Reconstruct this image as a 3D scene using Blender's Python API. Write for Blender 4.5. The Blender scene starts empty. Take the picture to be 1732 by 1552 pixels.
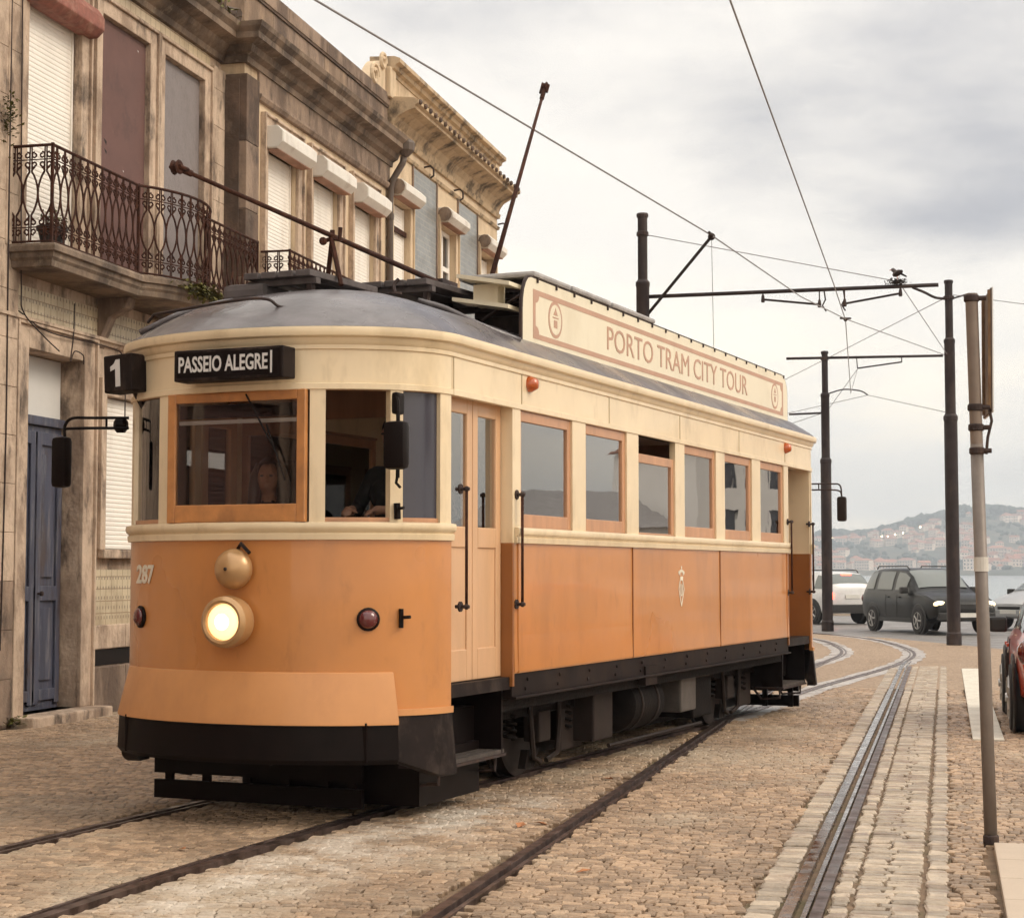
import bpy, bmesh, math, random
import numpy as np
from mathutils import Vector, Matrix, Euler
R = math.radians
random.seed(7); rng = np.random.default_rng(7)
scn = bpy.context.scene
col = scn.collection

# ------------------------------------------------------------------ camera
# world: +Y runs along the street and the straight track, +X to the river side, metres
YAW, PITCH = R(13.722), R(3.624)
cam = bpy.data.cameras.new('camera'); cam_o = bpy.data.objects.new('camera', cam); col.objects.link(cam_o)
cam.sensor_width = 36.0; cam.sensor_fit = 'HORIZONTAL'; cam.lens = 3000.0 / 1732.0 * 36.0
cam.clip_start = 0.1; cam.clip_end = 12000
cam_o.location = (0, 0, 1.6); cam_o.rotation_euler = (R(90) + PITCH, 0, YAW)
scn.camera = cam_o

# ------------------------------------------------------------------ sky and sun
SUN_EL, SUN_AZ = R(40), R(92)          # azimuth clockwise from +Y (out over the river)
w = bpy.data.worlds.new('World'); scn.world = w; w.use_nodes = True
nt = w.node_tree; nt.nodes.clear(); L = nt.links.new
def wn(t, **k):
    n = nt.nodes.new(t)
    for a, b in k.items(): setattr(n, a, b)
    return n
out = wn('ShaderNodeOutputWorld'); bg = wn('ShaderNodeBackground'); L(bg.outputs[0], out.inputs[0])
sky = wn('ShaderNodeTexSky', sky_type='NISHITA', sun_disc=False, sun_elevation=SUN_EL, sun_rotation=SUN_AZ)
tc = wn('ShaderNodeTexCoord'); sep = wn('ShaderNodeSeparateXYZ'); L(tc.outputs['Generated'], sep.inputs[0])
def wmath(op, a, b=None, clamp=False):
    n = wn('ShaderNodeMath', operation=op, use_clamp=clamp)
    for i, v in enumerate((a, b)):
        if v is None: continue
        if isinstance(v, (int, float)): n.inputs[i].default_value = v
        else: L(v, n.inputs[i])
    return n.outputs[0]
zc = wmath('MAXIMUM', sep.outputs[2], 0.0)
den = wmath('ADD', zc, 0.16)
comb = wn('ShaderNodeCombineXYZ')
L(wmath('DIVIDE', sep.outputs[0], den), comb.inputs[0]); L(wmath('DIVIDE', sep.outputs[1], den), comb.inputs[1])
def wnoise(scale, detail, offs, rough=0.55):
    mp = wn('ShaderNodeMapping'); mp.inputs['Location'].default_value = offs
    L(comb.outputs[0], mp.inputs[0])
    n = wn('ShaderNodeTexNoise'); n.inputs['Scale'].default_value = scale
    n.inputs['Detail'].default_value = detail; n.inputs['Roughness'].default_value = rough
    L(mp.outputs[0], n.inputs['Vector']); return n.outputs[0]
def wramp(fac, stops):
    r = wn('ShaderNodeValToRGB'); r.color_ramp.interpolation = 'EASE'
    e = r.color_ramp.elements
    while len(e) > 1: e.remove(e[-1])
    e[0].position, e[0].color = stops[0][0], (*stops[0][1], 1)
    for p, c in stops[1:]:
        x = e.new(p); x.color = (*c, 1)
    L(fac, r.inputs[0]); return r.outputs[0]
big = wnoise(0.34, 4, (4.0, 7.75, 0), 0.45)
fine = wnoise(2.6, 6, (5.2, 1.3, 0), 0.6)
cl = wmath('ADD', wmath('MULTIPLY', big, 0.88), wmath('MULTIPLY', fine, 0.12))
# overcast: pale cream gaps, soft grey bellies
cloud = wramp(cl, [(0.44, (1.26, 1.11, 0.89)), (0.545, (0.95, 0.895, 0.82)), (0.64, (0.42, 0.42, 0.45))])
# overcast dome grows brighter overhead (CIE overcast law), dims a little into the murk on the horizon
lum = wn('ShaderNodeMapRange'); lum.interpolation_type = 'SMOOTHSTEP'
lum.inputs[1].default_value = 0.22; lum.inputs[2].default_value = 0.95; lum.inputs[3].default_value = 1.0; lum.inputs[4].default_value = 1.75
L(zc, lum.inputs[0])
mul = wn('ShaderNodeVectorMath', operation='SCALE'); L(cloud, mul.inputs[0]); L(lum.outputs[0], mul.inputs['Scale'])
sk = wn('ShaderNodeVectorMath', operation='SCALE'); L(sky.outputs[0], sk.inputs[0]); sk.inputs['Scale'].default_value = 0.1
mx = wn('ShaderNodeMix', data_type='RGBA'); mx.inputs[0].default_value = 0.94
L(sk.outputs[0], mx.inputs[6]); L(mul.outputs[0], mx.inputs[7])
L(mx.outputs[2], bg.inputs[0]); bg.inputs[1].default_value = 1.0

sun = bpy.data.lights.new('sun', 'SUN'); sun.energy = 1.5; sun.angle = R(28); sun.color = (1.0, 0.90, 0.76)
sun_o = bpy.data.objects.new('sun', sun); col.objects.link(sun_o)
sd = Vector((math.sin(SUN_AZ) * math.cos(SUN_EL), math.cos(SUN_AZ) * math.cos(SUN_EL), math.sin(SUN_EL)))
sun_o.rotation_euler = sd.to_track_quat('Z', 'Y').to_euler(); sun_o.location = sd * 60

vs = scn.view_settings
vs.view_transform = 'Standard'; vs.look = 'None'; vs.exposure = 0.30; vs.gamma = 1.0; vs.use_curve_mapping = False
cy = scn.cycles
cy.use_denoising = True; cy.max_bounces = 6; cy.transparent_max_bounces = 16; cy.volume_bounces = 0
cy.sample_clamp_indirect = 6.0; cy.use_adaptive_sampling = True; cy.adaptive_threshold = 0.035
scn.render.film_transparent = False

# ------------------------------------------------------------------ materials
MATS = {}
def mat(name, c, rough=0.6, var=0.15, scale=5.0, bump=0.0, bscale=40.0, metal=0.0, coat=0.0, spec=0.5,
        dirt=None, dirt2=None, rnd=0.0, attr=None, emit=None, stretch=1.0, rvar=0.0):
    """procedural paint/stone/metal: base colour + noise mottling, optional dirt layers (col, amount, scale, zstretch)"""
    m = bpy.data.materials.new(name); m.use_nodes = True; MATS[name] = m
    t = m.node_tree; N = t.nodes; K = t.links.new
    bs = N['Principled BSDF']
    bs.inputs['Roughness'].default_value = rough; bs.inputs['Metallic'].default_value = metal
    bs.inputs['Coat Weight'].default_value = coat; bs.inputs['Coat Roughness'].default_value = 0.06
    bs.inputs['Specular IOR Level'].default_value = spec
    geo = N.new('ShaderNodeNewGeometry')
    mp = N.new('ShaderNodeMapping'); mp.inputs['Scale'].default_value = (1, 1, stretch); K(geo.outputs['Position'], mp.inputs[0])
    no = N.new('ShaderNodeTexNoise'); no.inputs['Scale'].default_value = scale; no.inputs['Detail'].default_value = 6
    no.inputs['Roughness'].default_value = 0.62; K(mp.outputs[0], no.inputs['Vector'])
    cr = N.new('ShaderNodeMapRange'); cr.inputs[1].default_value = 0.3; cr.inputs[2].default_value = 0.7
    cr.inputs[3].default_value = 1 - var; cr.inputs[4].default_value = 1 + var; K(no.outputs[0], cr.inputs[0])
    sc = N.new('ShaderNodeVectorMath'); sc.operation = 'SCALE'; sc.inputs[0].default_value = c
    K(cr.outputs[0], sc.inputs['Scale']); cur = sc.outputs[0]
    if rnd or attr:
        if attr:
            a = N.new('ShaderNodeAttribute'); a.attribute_name = attr; src = a.outputs['Fac']
        else:
            a = N.new('ShaderNodeObjectInfo'); src = a.outputs['Random']
        r2 = N.new('ShaderNodeMapRange'); k = rnd or 0.25
        r2.inputs[3].default_value = 1 - k; r2.inputs[4].default_value = 1 + k; K(src, r2.inputs[0])
        s2 = N.new('ShaderNodeVectorMath'); s2.operation = 'SCALE'; K(cur, s2.inputs[0]); K(r2.outputs[0], s2.inputs['Scale']); cur = s2.outputs[0]
    for d in (dirt, dirt2):
        if not d: continue
        dc, amt, ds, dz = d[:4]; lo = d[4] if len(d) > 4 else 0.5
        m2 = N.new('ShaderNodeMapping'); m2.inputs['Scale'].default_value = (1, 1, dz); m2.inputs['Location'].default_value = (ds * 1.7, dc[0] * 50, 3)
        K(geo.outputs['Position'], m2.inputs[0])
        n2 = N.new('ShaderNodeTexNoise'); n2.inputs['Scale'].default_value = ds; n2.inputs['Detail'].default_value = 8; n2.inputs['Roughness'].default_value = 0.68
        K(m2.outputs[0], n2.inputs['Vector'])
        mr = N.new('ShaderNodeMapRange'); mr.interpolation_type = 'SMOOTHSTEP'
        mr.inputs[1].default_value = lo - 0.08; mr.inputs[2].default_value = lo + 0.12; mr.inputs[4].default_value = amt; K(n2.outputs[0], mr.inputs[0])
        mi = N.new('ShaderNodeMix'); mi.data_type = 'RGBA'; K(mr.outputs[0], mi.inputs[0]); K(cur, mi.inputs[6]); mi.inputs[7].default_value = (*dc, 1)
        cur = mi.outputs[2]
    K(cur, bs.inputs['Base Color'])
    if rvar:
        rr = N.new('ShaderNodeMapRange'); rr.inputs[1].default_value = 0.3; rr.inputs[2].default_value = 0.7
        rr.inputs[3].default_value = max(0.02, rough - rvar); rr.inputs[4].default_value = min(1, rough + rvar)
        n3 = N.new('ShaderNodeTexNoise'); n3.inputs['Scale'].default_value = scale * 0.6; n3.inputs['Detail'].default_value = 4
        K(geo.outputs['Position'], n3.inputs['Vector']); K(n3.outputs[0], rr.inputs[0]); K(rr.outputs[0], bs.inputs['Roughness'])
    if bump:
        nb = N.new('ShaderNodeTexNoise'); nb.inputs['Scale'].default_value = bscale; nb.inputs['Detail'].default_value = 5
        K(geo.outputs['Position'], nb.inputs['Vector'])
        b = N.new('ShaderNodeBump'); b.inputs['Strength'].default_value = bump; b.inputs['Distance'].default_value = 0.02
        K(nb.outputs[0], b.inputs['Height']); K(b.outputs[0], bs.inputs['Normal'])
    if emit:
        bs.inputs['Emission Color'].default_value = (*emit[0], 1); bs.inputs['Emission Strength'].default_value = emit[1]
    return m
def glass(name, tint=(0.9, 0.92, 0.92), refl=(1, 1, 1), rough=0.01, ior=1.5, base=0.0):
    m = bpy.data.materials.new(name); m.use_nodes = True; t = m.node_tree; t.nodes.clear(); K = t.links.new
    o = t.nodes.new('ShaderNodeOutputMaterial'); mi = t.nodes.new('ShaderNodeMixShader'); K(mi.outputs[0], o.inputs[0])
    f = t.nodes.new('ShaderNodeFresnel'); f.inputs[0].default_value = ior
    tr = t.nodes.new('ShaderNodeBsdfTransparent'); tr.inputs[0].default_value = (*tint, 1)
    g = t.nodes.new('ShaderNodeBsdfGlossy'); g.inputs[0].default_value = (*refl, 1); g.inputs[1].default_value = rough
    ge = t.nodes.new('ShaderNodeNewGeometry'); no = t.nodes.new('ShaderNodeTexNoise'); no.inputs['Scale'].default_value = 2.2
    K(ge.outputs['Position'], no.inputs['Vector']); bu = t.nodes.new('ShaderNodeBump'); bu.inputs['Strength'].default_value = 0.03; bu.inputs['Distance'].default_value = 0.02
    K(no.outputs[0], bu.inputs['Height']); K(bu.outputs[0], g.inputs['Normal'])
    ad = t.nodes.new('ShaderNodeMath'); ad.operation = 'MULTIPLY_ADD'; ad.use_clamp = True; ad.inputs[1].default_value = 1.75; ad.inputs[2].default_value = base; K(f.outputs[0], ad.inputs[0])
    K(ad.outputs[0], mi.inputs[0]); K(tr.outputs[0], mi.inputs[1]); K(g.outputs[0], mi.inputs[2])
    MATS[name] = m; return m

GRIME = (0.035, 0.024, 0.018)
mat('orange', (0.535, 0.218, 0.062), 0.32, 0.08, 1.2, dirt2=((0.22, 0.09, 0.03), 0.35, 7.0, 0.35, 0.63), coat=0.55, bump=0.10, bscale=1.6, dirt=((0.30, 0.13, 0.05), 0.35, 1.6, 0.35, 0.56), rvar=0.08)
mat('orange_pale', (0.60, 0.28, 0.105), 0.42, 0.06, 2.0, coat=0.15, dirt=((0.45, 0.2, 0.08), 0.4, 2.2, 0.5, 0.55))
mat('orange_dark', (0.26, 0.095, 0.022), 0.4, 0.08, 2.0, coat=0.15)
mat('cream', (0.74, 0.595, 0.395), 0.36, 0.07, 1.5, dirt2=((0.36, 0.25, 0.13), 0.35, 6.0, 0.35, 0.63), coat=0.3, bump=0.06, bscale=2.0, dirt=((0.42, 0.31, 0.17), 0.4, 2.0, 0.4, 0.57))
mat('cream_seam', (0.40, 0.31, 0.19), 0.6, 0.1)
mat('seam', (0.30, 0.11, 0.03), 0.5, 0.1)
mat('wood_frame', (0.47, 0.24, 0.125), 0.42, 0.14, 9, coat=0.2, stretch=0.15)
mat('wood_orange', (0.50, 0.22, 0.075), 0.42, 0.16, 9, coat=0.2, dirt=((0.25, 0.11, 0.05), 0.45, 5, 0.6, 0.55))
mat('door_wood', (0.60, 0.36, 0.20), 0.42, 0.08, 7, coat=0.2, stretch=0.2)
mat('bulkhead', (0.36, 0.20, 0.12), 0.5, 0.2, 6, stretch=0.15)
mat('inner_pale', (0.66, 0.54, 0.44), 0.6, 0.08, 3)
mat('roof_canvas', (0.105, 0.092, 0.096), 0.30, 0.35, 2.6, bump=0.8, bscale=3.6, dirt2=((0.19, 0.175, 0.175), 0.5, 3.4, 1.0, 0.58), dirt=((0.06, 0.05, 0.05), 0.5, 3.0, 1.0, 0.53), rvar=0.14)
mat('roof_cover', (0.33, 0.31, 0.30), 0.55, 0.25, 6, bump=0.6, bscale=14)
mat('board_grey', spec=0.12, c=(0.105, 0.09, 0.088), rough=0.6, var=0.25, scale=8, stretch=1)
mat('black', spec=0.12, c=(0.007, 0.004, 0.0035), rough=0.45, var=0.3, scale=8)
mat('black_soft', spec=0.12, c=(0.014, 0.009, 0.008), rough=0.55, var=0.3, scale=6, dirt=((0.07, 0.05, 0.04), 0.5, 7, 0.5, 0.55))
mat('under', spec=0.12, c=(0.006, 0.004, 0.0035), rough=0.7, var=0.35, scale=9, bump=0.3, dirt=((0.018, 0.011, 0.008), 0.55, 5, 0.6, 0.54))
mat('under_beam', spec=0.12, c=(0.013, 0.008, 0.007), rough=0.55, var=0.3, scale=6, dirt=((0.034, 0.020, 0.014), 0.5, 4, 0.5, 0.54))
mat('under_light', spec=0.12, c=(0.026, 0.019, 0.016), rough=0.6, var=0.3, scale=8, dirt=((0.03, 0.02, 0.018), 0.6, 6, 0.5, 0.5))
mat('box_grey', (0.075, 0.062, 0.054), 0.6, 0.25, 8, dirt=((0.05, 0.04, 0.03), 0.6, 5, 0.4, 0.52))
mat('step_wood', spec=0.12, c=(0.075, 0.062, 0.055), rough=0.7, var=0.3, scale=14, stretch=1)
mat('rusty_iron', spec=0.12, c=(0.045, 0.019, 0.013), rough=0.75, var=0.4, scale=18, bump=0.3, dirt=((0.10, 0.036, 0.018), 0.5, 9, 1, 0.55))
mat('dark_iron', spec=0.12, c=(0.045, 0.032, 0.030), rough=0.55, var=0.25, scale=8, dirt=((0.10, 0.06, 0.04), 0.5, 6, 0.5, 0.56))
mat('pole_paint', spec=0.12, c=(0.036, 0.028, 0.028), rough=0.5, var=0.2, scale=4, dirt=((0.09, 0.065, 0.055), 0.5, 3, 0.3, 0.55))
mat('wire', (0.24, 0.22, 0.22), 0.5, 0.1)
mat('brown_paint', (0.46, 0.27, 0.185), 0.5, 0.08, 4)
mat('sign_cream', (0.72, 0.645, 0.485), 0.4, 0.03, 2, coat=0.1, dirt=((0.55, 0.45, 0.3), 0.35, 2.5, 0.4, 0.57))
mat('pale_mark', (0.74, 0.68, 0.56), 0.5, 0.1, 10)
mat('white_text', (0.62, 0.60, 0.58), 0.5, 0.05, 6)
mat('amber', (0.45, 0.09, 0.015), 0.18, 0.1, coat=0.8)
mat('red_lens', (0.10, 0.008, 0.010), 0.12, 0.1, coat=1.0)
mat('brass', (0.46, 0.27, 0.12), 0.32, 0.12, 6, metal=0.35, coat=0.4)
mat('chrome', (0.5, 0.46, 0.42), 0.25, 0.1, metal=1.0)
mat('lit_lens', (0.9, 0.8, 0.6), 0.2, 0.0, emit=((1.0, 0.68, 0.30), 1.1))
mat('lit_bulb', (0.9, 0.85, 0.7), 0.2, 0.0, emit=((1.0, 0.90, 0.70), 3.0))
mat('lit_head', (0.9, 0.85, 0.7), 0.2, 0.0, emit=((1.0, 0.74, 0.40), 1.3))
mat('lit_tail', (0.5, 0.03, 0.02), 0.2, 0.0, emit=((1.0, 0.10, 0.06), 5.0))
mat('lit_far', (0.9, 0.8, 0.6), 0.3, 0.0, emit=((1.0, 0.75, 0.45), 30.0))
mat('glass_black', (0.015, 0.014, 0.016), 0.06, 0.0, spec=0.6)
mat('tint_pane', (0.055, 0.052, 0.066), 0.16, 0.05, spec=0.5)
mat('steel_wet', (0.34, 0.31, 0.30), 0.24, 0.2, 14, metal=1.0, rvar=0.15, dirt=((0.09, 0.06, 0.052), 0.75, 3, 1, 0.53))
mat('steel_dull', (0.15, 0.105, 0.09), 0.42, 0.25, 10, metal=0.75, dirt=((0.05, 0.03, 0.024), 0.8, 8, 1, 0.5), rvar=0.15)
mat('rail_side', (0.075, 0.048, 0.04), 0.6, 0.3, 10)
glass('glass'); glass('glass_side', (0.90, 0.90, 0.90), (0.98, 0.97, 0.97), 0.012, 1.52, 0.10)
glass('glass_front', (0.90, 0.88, 0.86), (0.95, 0.95, 0.97), 0.012, 1.45, 0.0)
glass('glass_car', (0.30, 0.34, 0.33), (1, 1, 1), 0.01, 1.55, 0.04)
# stone, plaster and joinery of the houses
mat('stone', (0.52, 0.395, 0.295), 0.85, 0.16, 3.5, bump=0.5, bscale=22, dirt=((0.19, 0.125, 0.085), 0.7, 2.2, 0.5, 0.52), dirt2=((0.05, 0.034, 0.026), 0.85, 3.6, 0.40, 0.57))
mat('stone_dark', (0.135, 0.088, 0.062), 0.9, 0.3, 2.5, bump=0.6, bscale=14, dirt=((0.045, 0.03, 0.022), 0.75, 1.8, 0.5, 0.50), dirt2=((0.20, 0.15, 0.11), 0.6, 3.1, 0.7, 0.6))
mat('stone_mid', (0.28, 0.20, 0.145), 0.88, 0.2, 3.0, bump=0.5, bscale=18, dirt=((0.085, 0.055, 0.04), 0.8, 1.4, 0.3, 0.50), dirt2=((0.035, 0.024, 0.02), 0.7, 4.0, 0.5, 0.6))
mat('plaster', (0.60, 0.465, 0.315), 0.85, 0.1, 2.2, bump=0.2, bscale=25, dirt=((0.30, 0.20, 0.12), 0.6, 1.6, 0.25, 0.54), dirt2=((0.12, 0.08, 0.055), 0.5, 3.4, 0.3, 0.62))
mat('plaster_dirty', (0.34, 0.24, 0.16), 0.88, 0.2, 2.2, bump=0.3, bscale=20, dirt=((0.11, 0.07, 0.05), 0.7, 1.5, 0.3, 0.5))
mat('cornice', (0.215, 0.155, 0.11), 0.88, 0.25, 3, bump=0.5, bscale=16, dirt=((0.05, 0.034, 0.026), 0.85, 1.3, 0.5, 0.50), dirt2=((0.38, 0.31, 0.23), 0.6, 5, 1, 0.62))
mat('cornice_ochre', (0.48, 0.355, 0.225), 0.85, 0.15, 3, bump=0.3, bscale=16, dirt=((0.05, 0.036, 0.024), 0.9, 2.2, 0.8, 0.53))
mat('shutter_white', (0.83, 0.78, 0.71), 0.55, 0.05, 2, dirt=((0.45, 0.38, 0.3), 0.35, 1.4, 0.2, 0.56))
mat('shutter_box', (0.70, 0.66, 0.60), 0.6, 0.06, 3, dirt=((0.3, 0.2, 0.14), 0.4, 3, 0.6, 0.57))
mat('box_under', (0.34, 0.18, 0.12), 0.7, 0.25, 6, bump=0.2)
mat('red_roller', (0.24, 0.085, 0.06), 0.7, 0.3, 9, dirt=((0.42, 0.24, 0.17), 0.5, 7, 1, 0.55))
mat('board_brown', (0.125, 0.060, 0.050), 0.7, 0.1, 2, dirt=((0.06, 0.032, 0.028), 0.45, 2.4, 1, 0.55), dirt2=((0.19, 0.10, 0.08), 0.4, 6, 1, 0.62))
mat('board_mesh', (0.205, 0.175, 0.170), 0.5, 0.08, 4, dirt=((0.13, 0.11, 0.105), 0.4, 12, 0.5, 0.54), bump=0.3, bscale=26)
mat('blue_door', (0.056, 0.060, 0.092), 0.6, 0.25, 6, stretch=0.2, dirt=((0.17, 0.165, 0.18), 0.75, 11, 0.12, 0.555), dirt2=((0.06, 0.034, 0.022), 0.7, 4, 0.25, 0.56))
mat('transom_white', (0.62, 0.60, 0.57), 0.5, 0.03, 3)
mat('roof_tile', (0.22, 0.10, 0.065), 0.85, 0.3, 6)
mat('moss', (0.115, 0.105, 0.025), 0.95, 0.4, 12, bump=0.6, bscale=40)
mat('leaf', (0.10, 0.095, 0.022), 0.8, 0.4, 8)
mat('clay_pot', (0.05, 0.045, 0.045), 0.8, 0.2, 8)
mat('dead_leaf', (0.36, 0.15, 0.06), 0.8, 0.3, 20)
mat('pipe', (0.10, 0.072, 0.055), 0.6, 0.25, 6, stretch=0.3)
# ground
mat('cobble', (0.335, 0.230, 0.148), 0.55, 0.22, 12, bump=0.5, bscale=60, attr='tint', rnd=0.36, dirt=((0.145, 0.098, 0.062), 0.6, 0.75, 1, 0.53), dirt2=((0.42, 0.345, 0.255), 0.65, 0.55, 1, 0.575), rvar=0.15)
mat('cobble_piece', (0.335, 0.230, 0.148), 0.55, 0.22, 12, bump=0.5, bscale=60, rnd=0.36, dirt=((0.145, 0.098, 0.062), 0.6, 0.75, 1, 0.53), dirt2=((0.42, 0.345, 0.255), 0.65, 0.55, 1, 0.575), rvar=0.15)
mat('sett', (0.37, 0.30, 0.225), 0.55, 0.2, 14, bump=0.5, bscale=50, attr='tint', rnd=0.3, dirt=((0.20, 0.13, 0.10), 0.5, 3, 1, 0.54), rvar=0.22)
mat('sett_piece', (0.37, 0.30, 0.225), 0.55, 0.2, 14, bump=0.5, bscale=50, rnd=0.3, dirt=((0.20, 0.13, 0.10), 0.5, 3, 1, 0.54), rvar=0.22)
mat('joint', (0.155, 0.100, 0.060), 0.9, 0.35, 9, bump=0.5, bscale=60, dirt=((0.075, 0.07, 0.018), 0.6, 2.2, 1, 0.55))
mat('asphalt', (0.17, 0.155, 0.145), 0.5, 0.12, 2, bump=0.2, bscale=80, rvar=0.15)
mat('slab', (0.46, 0.37, 0.285), 0.7, 0.06, 3, bump=0.15, bscale=60)
mat('road_paint', (0.60, 0.55, 0.46), 0.6, 0.12, 5, dirt=((0.36, 0.29, 0.2), 0.5, 4, 1, 0.56))
mat('white_lime', (0.55, 0.52, 0.47), 0.7, 0.15, 10)

def sand_stain(m):
    """band of pale spilt sand on the stones along the tram's near rail"""
    t = m.node_tree; N = t.nodes; K = t.links.new; bs = N['Principled BSDF']; old = bs.inputs['Base Color'].links[0].from_socket
    ge = N.new('ShaderNodeNewGeometry'); sp = N.new('ShaderNodeSeparateXYZ'); K(ge.outputs['Position'], sp.inputs[0])
    def M_(op, a, b):
        n = N.new('ShaderNodeMath'); n.operation = op
        for i, v in enumerate((a, b)):
            if isinstance(v, (int, float)): n.inputs[i].default_value = v
            elif v is not None: K(v, n.inputs[i])
        return n.outputs[0]
    line = M_('ADD', M_('MULTIPLY', M_('SUBTRACT', sp.outputs[1], 8.0), 0.155), -3.66)
    d = M_('ABSOLUTE', M_('SUBTRACT', sp.outputs[0], line), None)
    mr = N.new('ShaderNodeMapRange'); mr.interpolation_type = 'SMOOTHSTEP'; mr.inputs[1].default_value = 0.05; mr.inputs[2].default_value = 0.75; mr.inputs[3].default_value = 1; mr.inputs[4].default_value = 0; K(d, mr.inputs[0])
    m2 = N.new('ShaderNodeMapRange'); m2.interpolation_type = 'SMOOTHSTEP'; m2.inputs[1].default_value = 13.2; m2.inputs[2].default_value = 11.6; K(sp.outputs[1], m2.inputs[0])
    no = N.new('ShaderNodeTexNoise'); no.inputs['Scale'].default_value = 2.4; no.inputs['Detail'].default_value = 8; no.inputs['Roughness'].default_value = .7; K(ge.outputs['Position'], no.inputs['Vector'])
    m3 = N.new('ShaderNodeMapRange'); m3.inputs[1].default_value = 0.42; m3.inputs[2].default_value = 0.62; K(no.outputs[0], m3.inputs[0])
    f = M_('MULTIPLY', M_('MULTIPLY', M_('MULTIPLY', mr.outputs[0], m2.outputs[0]), m3.outputs[0]), 0.9)
    mi = N.new('ShaderNodeMix'); mi.data_type = 'RGBA'; K(f, mi.inputs[0]); K(old, mi.inputs[6]); mi.inputs[7].default_value = (0.58, 0.51, 0.43, 1); K(mi.outputs[2], bs.inputs['Base Color'])
for k_ in ('cobble', 'cobble_piece', 'joint'): sand_stain(MATS[k_])
mat('concrete_sheen', (0.40, 0.36, 0.33), 0.38, 0.25, 5, bump=0.3, bscale=30, rvar=0.2, dirt=((0.16, 0.11, 0.075), 0.7, 2.2, 1, 0.53))  # worn concrete, with the wet sheen put into its pale colour
mat('white_wall', (0.78, 0.76, 0.73), 0.7, 0.05, 1.0)

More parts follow.
